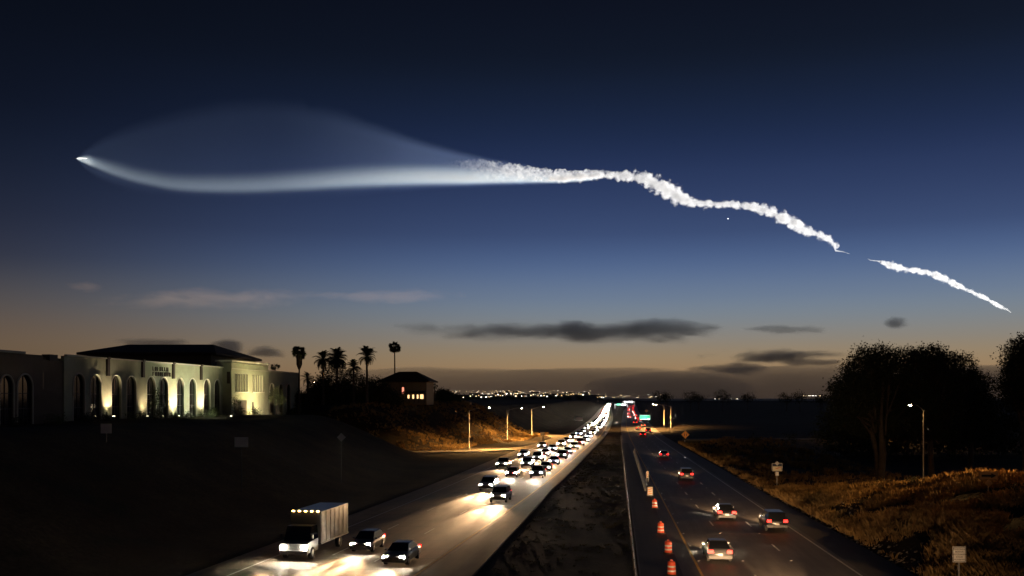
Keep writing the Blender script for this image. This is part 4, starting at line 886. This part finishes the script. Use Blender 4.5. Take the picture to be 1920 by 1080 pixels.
def lane_cars(ys, off, lane_name, beam, k0=0):
    for i, y in enumerate(ys):
        k, p = KN[(i*5+k0) % 6], PN[(i*7+k0*3) % 12]; f = lambda q: laneB(q)+off
        car(k, p, f(y+CARS[k][1]['L']/2)+rc.uniform(-.25,.25), y+CARS[k][1]['L']/2, hd(f, y)+math.pi, '%s %s, %s oncoming car in the %s, headlights on' % (p, k if k != 'suv' else 'tall wagon', ORD[i], lane_name), 'oncoming cars on the left carriageway', (34000 if y < 136 else beam) if y < 330 else 0, cool=(i % 4 == 2), streak=y < 136)
lane_cars([70,112,146,160,175,191,208,226,245,266,289,313,340,370,402], 0.0, 'lane beside the median', 3600, 0)
lane_cars([76,126,148,168,184,201,219,238,258,280,305,332,362,394], -4.1, 'middle lane', 3600, 2)
lane_cars([166,196,232], -8.2, 'outer lane', 3000, 4)
# box truck in the outer lane
def box_truck(x, y, head):
    t = empty('box_truck', (x, y, 0.075), -head); tag(t, 'grey box truck with amber roof lamps, oncoming in the outer lane at lower left', 'truck', 'oncoming cars on the left carriageway')
    wh = PAINTS['grey']
    m = MB(); m.box((0,-2.2,2.15), (2.44,6.4,2.5)); m.build('cargo_box', wh, t)
    m = MB(); v = [(-1.1,1.2,.55),(1.1,1.2,.55),(1.1,3.4,.55),(-1.1,3.4,.55),(-1.1,1.2,1.45),(1.1,1.2,1.45),(1.05,3.4,1.25),(-1.05,3.4,1.25),(-1.0,1.2,2.45),(1.0,1.2,2.45),(0.95,2.3,2.45),(-0.95,2.3,2.45),(-1.03,2.85,1.36),(1.03,2.85,1.36)]
    m.add(v, [(0,1,2,3)[::-1],(3,2,6,7),(0,3,7,4),(2,1,5,6),(1,0,4,5),(7,6,13,12),(8,9,10,11)[::1],(4,8,9,5)[::-1],(4,7,12),(5,13,6)]); m.build('cab', wh, t)
    m = MB(); m.add(v, [(12,13,10,11),(4,12,11,8),(5,9,10,13)]); m.build('cab_window', GLASS, t)
    for sx in (-1, 1):
        for k in range(7):
            m = MB(); m.box((sx*1.232,-5.2+k*1.0,2.15), (.03,.05,2.3)); m.build('side_rib', STEEL, t)
        m = MB(); m.box((sx*1.235,-2.2,.95), (.05,6.4,.12)); m.build('side_rail', DARKMETAL, t)
        m = MB(); m.box((sx*1.22,2.75,1.75), (.12,.22,.34)); m.build('mirror', DARKMETAL, t)
    m = MB(); m.box((0,-1.6,.75), (0.9,8.0,.25)); m.build('chassis', DARKMETAL, t)
    m = MB(); m.box((0,3.45,.6), (2.2,.2,.3)); m.build('front_bumper', DARKMETAL, t)
    for sx in (-1, 1):
        for yy in (2.4,-3.6):
            m = MB(); m.lathe([(.28,-.14),(.46,-.13),(.46,.13),(.28,.14)], 14); me = m.mesh('tyre'); me.transform(Matrix.Rotation(A90,4,'Y')); me.materials.append(RUBBER); w = link(bpy.data.objects.new('wheel', me), t); w.location = (sx*1.0,yy,.46)
            m = MB(); m.lathe([(0,-.1),(.29,-.1),(.29,.1),(0,.1)], 12); me = m.mesh('rim'); me.transform(Matrix.Rotation(A90,4,'Y')); me.materials.append(RIM); link(bpy.data.objects.new('rim', me), w)
        m = MB(); m.box((sx*.85,3.44,.98), (.38,.14,.22)); m.build('headlight', HLAMP, t)
    for k in range(5):
        m = MB(); m.box((-1.0+.5*k,1.02,3.43), (.16,.06,.08)); m.build('marker_lamp', AMBER, t)
    for k in range(3):
        m = MB(); m.box((1.275,.4-2.4*k,1.0), (.04,.16,.10)); m.build('marker_lamp', AMBER, t)
    spot('headlight_beam', (0,3.6,.95), (0,16,0), 30000, 14, HEAD, t, 1.0, 0.3)
fC = lambda y: laneB(y)-8.2
box_truck(fC(76), 76, hd(fC, 76)+math.pi)
# traffic driving away on the right
def away(y, lane, k, p, label, beam=5000, size=46, far=16, streak=False):
    f = lambda q: yel(q)+r_width(q)*(lane-0.5)/3; c = y+CARS[k][1]['L']/2
    car(k, p, f(c), c, hd(f, c), label, 'cars driving away on the right carriageway', beam, size=size, far=far, streak=streak)
away(71.5, 1, 'sedan', 'grey', 'grey sedan with red tail lights beside the nearest orange barrel')
away(88, 3, 'suv', 'black', 'black tall wagon with red tail lights at the right white line')
for i, (y, k, p) in enumerate(((96,'sedan','black'),(142,'suv','grey'),(194,'sedan','blue'))):
    away(y, 2, k, p, '%s %s with red tail lights, %s in the middle lane of the right carriageway' % (p, 'tall wagon' if k == 'suv' else k, ORD[i]))
for i, (y, ln, k, p) in enumerate(((300,2,'sedan','grey'),(330,3,'suv','black'),(362,2,'sedan','white'),(398,3,'sedan','silver'),(440,2,'suv','grey'),(490,3,'sedan','black'))):
    away(y, ln, k, p, '%s %s with red tail lights, %s of those beyond the lamp pair' % (p, 'tall wagon' if k == 'suv' else k, ORD[i]), 5000 if y < 420 else 0)
# cars just entering below the viewpoint, their headlights reach the barrels and signs ahead
for i, (y, ln) in enumerate(((46,1),(51,2),(33,3))):
    away(y, ln, 'sedan', PN[i+3], '%s sedan just below the bottom edge of the picture in lane %s' % (PN[i+3], ('one','two','three')[i]), 30000, 28, 60, True)
# far traffic, only its lamps can be told
def far_car(front):
    m = MB(); Pb = CARS['sedan'][0]
    me = bpy.data.meshes.new('far_car'); bm = bmesh.new()
    for nm, mi in (('body',0),('greenhouse',1)):
        k = len(bm.faces); bm.from_mesh(Pb[nm]); bm.faces.ensure_lookup_table()
        for f in bm.faces[k:]: f.material_index = mi
    for sx in (-1, 1):
        for yy, mi, z in ((2.3,2,.72),(-2.36,3,.85)):
            k = len(bm.faces); bmesh.ops.create_cube(bm, size=1.0, matrix=Matrix.Translation((sx*.66,yy,z)) @ Matrix.Diagonal((.5,.12,.32,1))); bm.faces.ensure_lookup_table()
            for f in bm.faces[k:]: f.material_index = mi
    bm.to_mesh(me); bm.free()
    for q in (PAINTS['grey'], GLASS, HLAMP, TLAMP): me.materials.append(q)
    return me
FAR = far_car(True)
y = 432.0
while y < 1750:
    for off in (0.0, -3.9):
        o = link(bpy.data.objects.new('distant_car', FAR)); yy = y+rc.uniform(-4,4)+(7 if off else 0); o.location = (laneB(yy)+off, yy, 0.075); o.rotation_euler = (0,0,-(hd(laneB, yy)+math.pi))
        tag(o, 'distant oncoming car, one of the white headlights merging into the far glare', 'car', 'far oncoming cars in the glare')
    bq = spot('headlight_beam', (0,2.5,.72), (0,16,0.0), 3600, 50, (1.0,0.74,0.46), o, 1.0, 0.35)
    y += 11 + (y-420)*0.014
for y, ln in ((540,2),(575,1),(620,2),(680,1),(720,2),(800,2),(870,1),(960,2),(1010,1),(1100,2),(1230,1),(1330,2)):
    o = link(bpy.data.objects.new('distant_car', FAR)); f = lambda q: yel(q)+r_width(q)*(ln-0.5)/2; o.location = (f(y), y, 0.075); o.rotation_euler = (0,0,-hd(f, y))
    tag(o, 'distant car driving away, one of the tiny red lights near the horizon', 'car', 'far cars driving away')

# ------------------------------------------------------------------ works zone: barrels, barrier, guardrail
ORANGE = mat('barrel_orange', (0.75,0.09,0.03), 0.5); WHITE = mat('reflective_white', (0.8,0.78,0.74), 0.4)
BANDS = [(0.300,0.06,0.24,0),(0.292,0.24,0.36,1),(0.286,0.36,0.54,0),(0.280,0.54,0.66,1),(0.274,0.66,0.88,0)]
def barrel(px, py, label):
    g = G(px, py, 0.07); t = empty('traffic_barrel', g); tag(t, label, 'barrel', 'orange barrels in the works zone')
    m = MB(); m.lathe([(0,0),(.42,0),(.42,.05),(.30,.08)], 20); m.build('rubber_base', RUBBER, t)
    for r, z0, z1, w in BANDS:
        m = MB(); m.lathe([(r+.004,z0+.004),(r+.012,z0+.02),(r-.002,z1-.004)], 20); m.build('white_band' if w else 'orange_band', WHITE if w else ORANGE, t)
    m = MB(); m.lathe([(.270,.878),(.25,.93),(.12,.96),(0,.965)], 20); m.build('lid', ORANGE, t)
    m = MB(); m.box((0,0,1.0), (.16,.05,.12)); m.build('handle', ORANGE, t)
for (px, py), lab in zip(((1259,1078),(1253,1037),(1239,1000),(1227.5,953)), ('nearest orange and white striped barrel at the bottom edge','second nearest orange and white striped barrel','third orange and white striped barrel from the bottom edge','farthest of the four orange and white striped barrels')): barrel(px, py, lab)
KR = mat('barrier_concrete', (0.72,0.70,0.66), 0.85, var=0.3, scale=1.2)
prof = [(-.30,0),(-.30,.07),(-.12,.33),(-.075,.81),(.075,.81),(.12,.33),(.30,.07),(.30,0)]
ka, kb_ = Vector((17.6,126.5)), Vector((27.4,217)); nseg = 15; dv = (kb_-ka)/nseg; Lk = dv.length-.06; ang = math.atan2(dv.y, dv.x)
m = MB(); n = len(prof); m.add([(sx*Lk/2, y_, z_) for sx in (-1,1) for y_, z_ in prof], [(k, n+k, n+(k+1)%n, (k+1)%n) for k in range(n)]+[tuple(range(n))[::1], tuple(n+k for k in range(n-1,-1,-1))]); KM = m.mesh('barrier_segment'); KM.materials.append(KR)
for i in range(nseg):
    c = ka+dv*(i+.5); o = link(bpy.data.objects.new('concrete_barrier', KM)); o.location = (c.x, c.y, .07); o.rotation_euler = (0,0,ang)
    tag(o, 'pale concrete barrier segment, one of the row leading away beside the yellow line', 'barrier', 'concrete barrier segments')
def striped_panel(base, w, h, z0, label, drum=False):
    t = empty('striped_marker', base, R(-6)); tag(t, label, 'marker panel', 'striped markers before the concrete barrier')
    m = MB(); m.box((0,.03,z0+h/2), (w,.04,h)); m.build('panel', WHITE, t); k = 0; z = 0.0
    while z < h-.1:
        zz = z+.04; m = MB(); m.add([(-w/2+.02,-.002,z0+zz),(w/2-.02,-.002,z0+min(h-.02,zz+.16)),(w/2-.02,-.002,z0+min(h-.02,zz+.28)),(-w/2+.02,-.002,z0+min(h-.02,zz+.12))], [(0,1,2,3)]); m.build('orange_stripe', mat('stripe_orange', (0.85,0.36,0.06), 0.45), t); z += .27
    for sx in (-1,1):
        m = MB(); m.box((sx*w*.4,.08,(z0+h)/2), (.05,.05,z0+h)); m.build('post', STEEL, t)
    if drum:
        m = MB(); m.lathe([(0.0,0.0),(.46,0),(.48,.5),(.45,1.25),(0,1.28)], 18, (0.0,.62,0)); m.build('crash_drum', DARKMETAL, t)
striped_panel(G(1219,930,.07), .62, 1.0, .12, 'orange striped marker with dark drum behind, at the near end of the concrete barrier', True)
striped_panel(G(1214,903,.07), .32, .95, .55, 'slim orange striped marker further along the concrete barrier')
t = empty('guardrail', (8.6,65,0)); tag(t, 'long low steel guardrail with posts along the median edge', 'guardrail')
gx = lambda y: r_in(y)-0.35
POSTM = MB(); POSTM.box((0,0,.36), (.12,.16,.84)); POSTM.box((.07,-.08,.62), (.05,.03,.10), None, 1); PM = POSTM.mesh('post'); PM.materials.append(mat('weathered_wood', (0.10,0.075,0.05), 0.9)); PM.materials.append(WHITE)
y = 58.0
while y < 300:
    o = link(bpy.data.objects.new('post', PM), t); o.location = (gx(y)-8.6, y-65, -.05); y += 3.8
m = MB(); ys = [58+4*i for i in range(61)]
for dz, dx in ((.50,.06),(.66,.06)):
    m2 = MB(); m2.tube([(gx(y)-8.6+dx, y-65, dz) for y in ys], .05, 6); m2.build('rail', STEEL, t)

# ------------------------------------------------------------------ signs
def text_mesh(body, size, material, parent, loc_, rot, name='lettering', align='CENTER'):
    c = bpy.data.curves.new('txt', 'FONT'); c.body = body; c.size = size; c.align_x = align; c.align_y = 'CENTER'; c.extrude = 0.002
    o = bpy.data.objects.new('txt', c); COL.objects.link(o); bpy.context.view_layer.update()
    me = bpy.data.meshes.new_from_object(o.evaluated_get(bpy.context.evaluated_depsgraph_get())); bpy.data.objects.remove(o)
    me.materials.append(material); q = link(bpy.data.objects.new(name, me), parent); q.location = loc_; q.rotation_euler = rot; return q
BLACK = mat('sign_black', (0.015,0.015,0.015), 0.6); SWHITE = mat('sign_white', (0.78,0.76,0.72), 0.45); SORANGE = mat('sign_orange', (0.82,0.33,0.05), 0.45); SGREEN = mat('sign_green', (0.01,0.36,0.19), 0.45); SYEL = mat('sign_yellow', (0.75,0.50,0.05), 0.45); ALU = mat('sign_back_aluminium', (0.55,0.54,0.52), 0.45, 0.3)
FACE = (A90, 0, 0)
def sign(px, py, Y, w, h, face, label, posts=1, rz=0.0, shape='rect', border=None, ground=None, plate=.03, post_mat=None):
    """panel centred on the photo pixel, on posts down to the ground; returns the thing (its local -y faces the viewer)"""
    c = P(px, py, Y); zg = hgt(c.x, c.y) if ground is None else ground; t = empty('road_sign', (c.x, c.y, zg), rz); tag(t, label, 'road sign'); z = c.z-zg
    m = MB()
    if shape == 'rect': m.box((0,0,z), (w,plate,h))
    else:
        d = w/2; pts = [(0,-d),(d,0),(0,d),(-d,0)]; m.add([(x,-plate/2,z+q) for x, q in pts]+[(x,plate/2,z+q) for x, q in pts], [(0,1,2,3),(7,6,5,4),(0,4,5,1),(1,5,6,2),(2,6,7,3),(3,7,4,0)])
    pn = m.build('panel', face, t)
    if border:
        k = .05*min(w,h)
        if shape == 'rect':
            for cx, cz, bw, bh in ((0,h/2-k,w-2*k,k*.7),(0,-h/2+k,w-2*k,k*.7),(-w/2+k,0,k*.7,h-2.8*k),(w/2-k,0,k*.7,h-2.8*k)):
                m = MB(); m.box((cx,-plate/2-.004,z+cz), (bw,.006,bh)); m.build('border', border, pn)
        else:
            for a in range(4):
                th = A90*a+math.pi/4; r_ = w/2*.88*math.cos(math.pi/4); m = MB(); m.box((r_*math.cos(th),-plate/2-.004,z+r_*math.sin(th)), (w*.035,.006,w*.55), Matrix.Rotation(-(th),3,'Y')); m.build('border', border, pn)
    xs = [0] if posts == 1 else [-w*.3, w*.3]
    for x in xs:
        m = MB(); m.box((x,plate/2+.045,(z+h*.45)/2-.1), (.08,.08,z+h*.45+.2)); m.build('post', post_mat or STEEL, t)
    return t, pn, z
t, pn, z = sign(1798.5, 1039.5, 57.6, .78, .94, SWHITE, 'white rectangular sign with five lines of black lettering at lower right', border=BLACK)
for i, (tx, sz) in enumerate((('PEDESTRIANS',.115),('BICYCLES',.115),('MOTOR-DRIVEN',.105),('CYCLES',.115),('PROHIBITED',.115))): text_mesh(tx, sz, BLACK, pn, (0,-.022,z+.31-.155*i), FACE)
AY = next(y_ for y_ in range(60, 110) if P(1853.5, 892, y_).z-hgt(*P(1853.5, 892, y_).xy) < 1.75)
t, pn, z = sign(1853.5, 892, AY, 1.62*AY/84, .74*AY/84, mat('sign_tan', (0.46,0.30,0.13), 0.6), 'wide dark arrow sign on the dry grass bank, arrow pointing right', border=BLACK)
m = MB(); a = [(-.62,-.09),(.22,-.09),(.22,-.22),(.66,0),(.22,.22),(.22,.09),(-.62,.09)]; m.add([(x,-.024,z+q) for x, q in a], [tuple(range(7))]); m.build('arrow', BLACK, pn)
m = MB(); d = .34; m.add([(0,-.06,.85-d),(d,-.06,.85),(0,-.06,.85+d),(-d,-.06,.85),(0,-.03,.85-d),(d,-.03,.85),(0,-.03,.85+d),(-d,-.03,.85)], [(0,1,2,3),(7,6,5,4),(0,4,5,1),(1,5,6,2),(2,6,7,3),(3,7,4,0)]); m.build('diamond_plate', mat('sign_tan', (0,0,0)), t)
t, pn, z = sign(1457, 876, 127, 1.42, 1.08, mat('sign_dark_blue', (0.02,0.03,0.06), 0.5), 'framed roadside sign with pale lower panel and small diamond on top', border=SWHITE)
m = MB(); m.box((0,-.024,z-.17), (1.16,.012,.56)); pp = m.build('pale_panel', mat('panel_cream', (0.66,0.60,0.42), 0.5), pn)
m = MB(); m.box((-.02,-.034,z-.19), (.4,.006,.07)); m.build('red_mark', mat('mark_red', (0.5,0.07,0.04), 0.5), pn)
m = MB(); m.box((.3,-.034,z-.05), (.5,.006,.05)); m.build('red_mark', mat('mark_red', (0,0,0)), pn)
m = MB(); d = .30; m.add([(0,-.05,z+.5-d),(d,-.05,z+.5),(0,-.05,z+.5+d),(-d,-.05,z+.5)], [(0,1,2,3)]); m.build('diamond_badge', ALU, t)
m = MB(); m.box((0,-.02,z-.84), (.42,.03,.5)); m.build('lower_plate', SWHITE, t)
t, pn, z = sign(1285, 815, 258, 2.25, 2.25, SORANGE, 'orange diamond sign right of the road, two upright marks on it', shape='diamond', border=BLACK)
for x, h_ in ((-.25,.75),(.25,.6)):
    m = MB(); m.box((x,-.026,z-.05), (.17,.008,h_)); m.build('upright_mark', BLACK, pn)
m = MB(); m.box((0,-.03,.75), (.5,.03,.5)); m.build('lower_plate', SWHITE, t)
sign(1212, 770.5, 560, 1.7, 1.7, SORANGE, 'tiny orange diamond sign beyond the green sign', shape='diamond')
t, pn, z = sign(1209, 782.5, 470, 5.2, 2.3, SGREEN, 'bright green rectangular guide sign right of the red tail lights', posts=2, border=SWHITE)
m = MB(); m.box((1.9,-.03,z-.75), (1.1,.01,.6)); m.build('white_patch', SWHITE, pn)
m = MB(); m.box((0,-3.2,z-1.6), (3.0,.25,.2)); m.build('added_sign_lamp', DARKMETAL, t); spot('added_sign_light', (0,-3.2,z-1.45), (0,0,z+.1), 1300, 120, (0.95,1.0,0.95), t)  # added lamp and fixture stand in for headlights bounced back by the sign
sign(884, 823.5, 224, .95, .82, BROWN, 'small dark sign on a thin post before the lit exit ramp'); sign(1017, 813.5, 273, 1.15, 1.0, ALU, 'pale back of a sign where the exit ramp leaves the road', posts=2)
sign(199, 803.5, 100, 1.1, .98, ALU, 'pale square sign back low on the dark left slope, below the arcade', post_mat=DARKMETAL); sign(452.5, 829, 105, 1.45, 1.05, ALU, 'pale rectangular sign back on the dark left slope, right of the square one', post_mat=DARKMETAL); sign(640, 820, 130, 1.15, 1.15, ALU, 'pale diamond sign back alone on the dark left slope', shape='diamond', post_mat=DARKMETAL)
t, pn, z = sign(1632.5, 822, 236, 1.5, 1.5, SORANGE, 'small orange diamond sign glowing below the big trees', shape='diamond', rz=R(35))
m = MB(); m.box((.0,-.03,z-.0), (.9,.012,.16), Matrix.Rotation(R(45),3,'Y')); m.build('bent_mark', BLACK, pn); m = MB(); m.box((0,-.03,z-1.35), (.7,.03,.7)); m.build('lower_plate', SWHITE, t)
sign(1085, 785.5, 520, 4.2, 1.9, ALU, 'dim pale sign panel left of the far headlights', posts=2)
def gantry(Y, panels, x0, x1, label):
    c = P((x0+x1)/2, 760, Y); t = empty('sign_gantry', (c.x, c.y, 0)); tag(t, label, 'sign gantry'); zb = max(P(px, py, Y).z for px, py, w, h, mt in panels)
    for x in (x0, x1):
        m = MB(); q = P(x, 760, Y).x-c.x; m.box((q,0,(zb+1)/2), (.4,.4,zb+1)); m.build('post', STEEL, t)
    m = MB(); m.box((0,.3,zb), ((x1-x0)*Y/F,.5,.6)); m.build('beam', STEEL, t)
    for px, py, w, h, mt in panels:
        p_ = P(px, py, Y); m = MB(); m.box((p_.x-c.x,-.1,p_.z), (w*Y/F,.15,h*Y/F)); m.build('panel', mt, t)
    spot('added_sign_light', (0,-9,zb-3), (0,0,zb), 12000, 130, (1,1,1), t)  # added without a fixture, so the panels look lit by headlights
gantry(1300, [(1174,753.5,6.5,3.4,SWHITE),(1183,753.5,7,3.4,SWHITE)], 1168, 1190, 'far overhead gantry with two pale panels at the vanishing point')
gantry(1080, [(1160,758.5,8,3.2,SGREEN),(1169.5,758.5,8.5,3.2,SWHITE)], 1153, 1176, 'nearer overhead gantry with green and pale panels left of the first')

# ------------------------------------------------------------------ the town beyond
rt = random.Random(5)
TL = [emis('town_warm', (1.0,0.74,0.40), 4.0), emis('town_white', (1.0,0.93,0.80), 6.0), emis('town_dim', (1.0,0.62,0.27), 1.6)]
for q in TL: q.cycles.emission_sampling = 'NONE'
WALLM = [mat('town_wall_pale', (0.4,0.37,0.32), 0.9), mat('town_wall_brown', (0.2,0.16,0.12), 0.9)]
names = ['low long shed','flat-roofed shop','white-lit hall','two-storey office','small warehouse','long lit store','square block','narrow tower-like block','low motel row','wide market hall','pitched house','dark depot']
for i, (px, Y, w, h) in enumerate(((858,1700,34,6),(890,1900,26,8),(912,1750,30,6),(936,2000,22,9),(960,2100,30,12),(978,1800,34,7),(1002,2000,22,10),(1020,1850,20,8),(1045,1900,26,7),(1068,2100,24,9),(1095,2300,30,7),(1122,2400,28,6))):
    c = P(px, 750, Y); zg = hgt(c.x, c.y); t = empty('town_building', (c.x, c.y, zg)); tag(t, 'distant %s in the far town, %s from the left' % (names[i], ORD[i]), 'building', 'buildings of the far town')
    s = Y/F; W_, H_ = w*s*0.8, h*s*0.7
    m = MB(); m.box((0,0,H_/2), (W_,12,H_)); m.build('wall', WALLM[i % 2], t)
    m = MB(); m.add([(-W_/2-.5,-6.5,H_),(W_/2+.5,-6.5,H_),(W_/2+.5,6.5,H_),(-W_/2-.5,6.5,H_),(-W_/2,0,H_+2),(W_/2,0,H_+2)], [(0,1,5,4),(2,3,4,5),(1,2,5),(3,0,4),(3,2,1,0)]); m.build('roof', ROOF, t)
    nw = max(3, int(W_/4.5))
    for k in range(nw):
        if rt.random() < .3: continue
        m = MB(); m.box((-W_/2+(k+.5)*W_/nw,-6.05,H_*rt.choice((.35,.6))), (rt.uniform(1.2,2.6),.1,rt.uniform(.8,1.6))); m.build('window', rt.choice(TL), t)
m = MB()
for k in range(230):
    px = rt.choice((rt.uniform(820,1100), rt.gauss(955,45), rt.gauss(950,60), rt.uniform(1040,1240))); Y = rt.uniform(1500,2650)
    c = P(px, 745, Y); zg = hgt(c.x, c.y); h_ = rt.choice((5,7,9,11)); q = rt.uniform(.35,.9)*Y/2000; b_ = rt.random()
    if c.x > interp(TOE, c.y)[0]-6: h_ += 7
    m.box((c.x,c.y,zg+h_), (q,q,q*.7), None, 0 if b_ < .5 else (1 if b_ < .72 else 2)); m.box((c.x,c.y,zg+h_/2), (.15,.15,h_), None, 3)
for k in range(26):
    px = rt.uniform(1505,1540) if k < 16 else rt.uniform(1340,1400); Y = rt.uniform(2300,2600); c = P(px, 742 if k < 16 else 748, Y); m.box(c, (.9,.9,.6), None, k % 2); m.box((c.x,c.y,c.z/2), (.15,.15,c.z), None, 3)
tag(m.build('town_lights', TL+[DARKMETAL]), 'scatter of tiny street lights across the far town', 'town lights', kind='stuff')
for i in range(26):
    px = 826+i*10.6+rt.uniform(-4,4); Y = rt.uniform(1350,1650); c = P(px, 748, Y); b = Vector((c.x,c.y,hgt(c.x,c.y))); s = Y/F; w = rt.uniform(4,7)*s; h_ = rt.uniform(2.5,4.5)*s+2
    t = empty('town_tree', b); tag(t, 'dark round tree among the far town lights', 'tree', 'trees among the far town lights')
    foliage([(Vector((0,0,h_*.6)), (w*.7,w*.7,h_*.5)), (Vector((w*.4,0,h_*.45)), (w*.5,w*.5,h_*.4))], 240, 1.3, 300+i).build('crown', EUC, t); mm = MB(); mm.tube([(0,0,-.2),(0,0,h_*.5)], [.3,.15], 5); mm.build('trunk', BARK, t)

# ------------------------------------------------------------------ dry grass
STRAW = mat('dry_straw', (0.42,0.27,0.10), 0.85, col2=(0.17,0.105,0.045), scale=0.7, spec=0.2)
def grass(n, sampler, hmin, hmax, seed, blade=.03):
    rnd = random.Random(seed); vs = []; fs = []; k = 0
    while k < n:
        x, y = sampler(rnd)
        dn = noise.noise(Vector((x*.22, y*.22, 5)))
        if dn < -0.28+rnd.random()*.3: k += 2; continue
        z = hgt(x, y); H = rnd.uniform(hmin, hmax)*(0.7+0.9*max(0, dn+.2)); nb = rnd.randint(5, 9)
        for _ in range(nb):
            a = rnd.uniform(0, 2*math.pi); px_, py_ = x+rnd.gauss(0,.14), y+rnd.gauss(0,.14); w = blade*rnd.uniform(.7,1.5); l = rnd.uniform(.15,.6)*H
            i = len(vs); vs += [(px_-w*math.sin(a), py_+w*math.cos(a), z-.03), (px_+w*math.sin(a), py_-w*math.cos(a), z-.03), (px_+l*.35*math.cos(a), py_+l*.35*math.sin(a), z+H*.6), (px_+l*math.cos(a), py_+l*math.sin(a), z+H*rnd.uniform(.8,1.05))]
            fs += [(i,i+1,i+2),(i+1,i+3,i+2)]
        k += nb
    m = MB(); m.add(vs, fs); return m
def samp_right(r):
    y = r.uniform(52,128); return r_out(y)+.7+abs(r.gauss(0,1))*13, y
def samp_verge(r):
    y = r.uniform(110,262); return r_out(y)+.8+r.random()**1.6*26, y
def samp_left(r):
    y = r.uniform(222,330); return interp(TOE, y)[0]+2-r.random()**1.3*32, y
def samp_med(r):
    y = r.uniform(60,260); a, b = laneB(y)+interp(L_IN, y)[0]+.5, r_in(y)-.6; return a+(b-a)*r.random(), y
tag(grass(90000, samp_right, .35, .95, 1).build('dry_grass', STRAW), 'tall dry grass covering the bank at lower right', 'grass', kind='stuff')
tag(grass(26000, samp_verge, .3, .9, 2, .045).build('dry_grass', STRAW), 'dry weeds along the right verge of the road', 'grass', kind='stuff')
tag(grass(26000, samp_left, .3, .8, 3, .06).build('dry_grass', STRAW), 'dry grass on the lamp-lit left bank', 'grass', kind='stuff')
tag(grass(12000, samp_med, .06, .22, 4, .04).build('median_weeds', mat('weed', (0.10,0.09,0.045), 0.9)), 'sparse low weeds in the dirt median', 'weeds', kind='stuff')
# loose clods and stones along the right verge
rs = random.Random(9); m = MB()
for k in range(900):
    y = rs.uniform(50,150); x = r_out(y)+.15+abs(rs.gauss(0,1.6)); s_ = rs.uniform(.04,.16); m.box((x,y,hgt(x,y)+s_*.25), (s_*2,s_*1.4,s_), Matrix.Rotation(rs.uniform(0,3),3,'Z') @ Matrix.Rotation(rs.uniform(-.4,.4),3,'X'), 0, .6)
tag(m.build('verge_stones', mat('pale_clods', (0.30,0.25,0.18), 0.95, var=.4, scale=2)), 'loose pale stones and clods along the right verge', 'stones', kind='stuff')
for i, (px, py, Y, r_, lab) in enumerate(((1594,968,97,.62,'round tumbleweed at the verge, left end of the grass bank'),(1640,930,103,.5,'dark bush on the crest of the grass bank'),(1713,922,98,.6,'dark round bush on the upper grass bank'),(1908,905,80,.7,'dark bush at the right edge of the grass bank'),(1545,935,112,.5,'pale tuft bush where verge and bank meet'),(1365,850,190,.9,'bush at the far verge below the orange diamond sign'),(1480,826,240,1.8,'dark bush left on the far lit verge'),(1415,828,245,1.3,'smaller dark bush on the far lit verge'))):
    c = P(px, py, Y); z = hgt(c.x, c.y); t = empty('scrub_bush', (c.x, c.y, z)); tag(t, lab, 'bush', 'scrub on the right verge')
    foliage([(Vector((0,0,r_*.8)), (r_,r_,r_*.8))], 420, .16*max(1,r_), 500+i, .8).build('leaves', STRAW if i in (0,4) else EUC, t); mm = MB()
    for k in range(4): mm.tube([(0,0,-.05),(r_*.5*math.cos(k*1.6),r_*.5*math.sin(k*1.6),r_)], [.035,.01], 5)
    mm.build('stem', BARK, t)
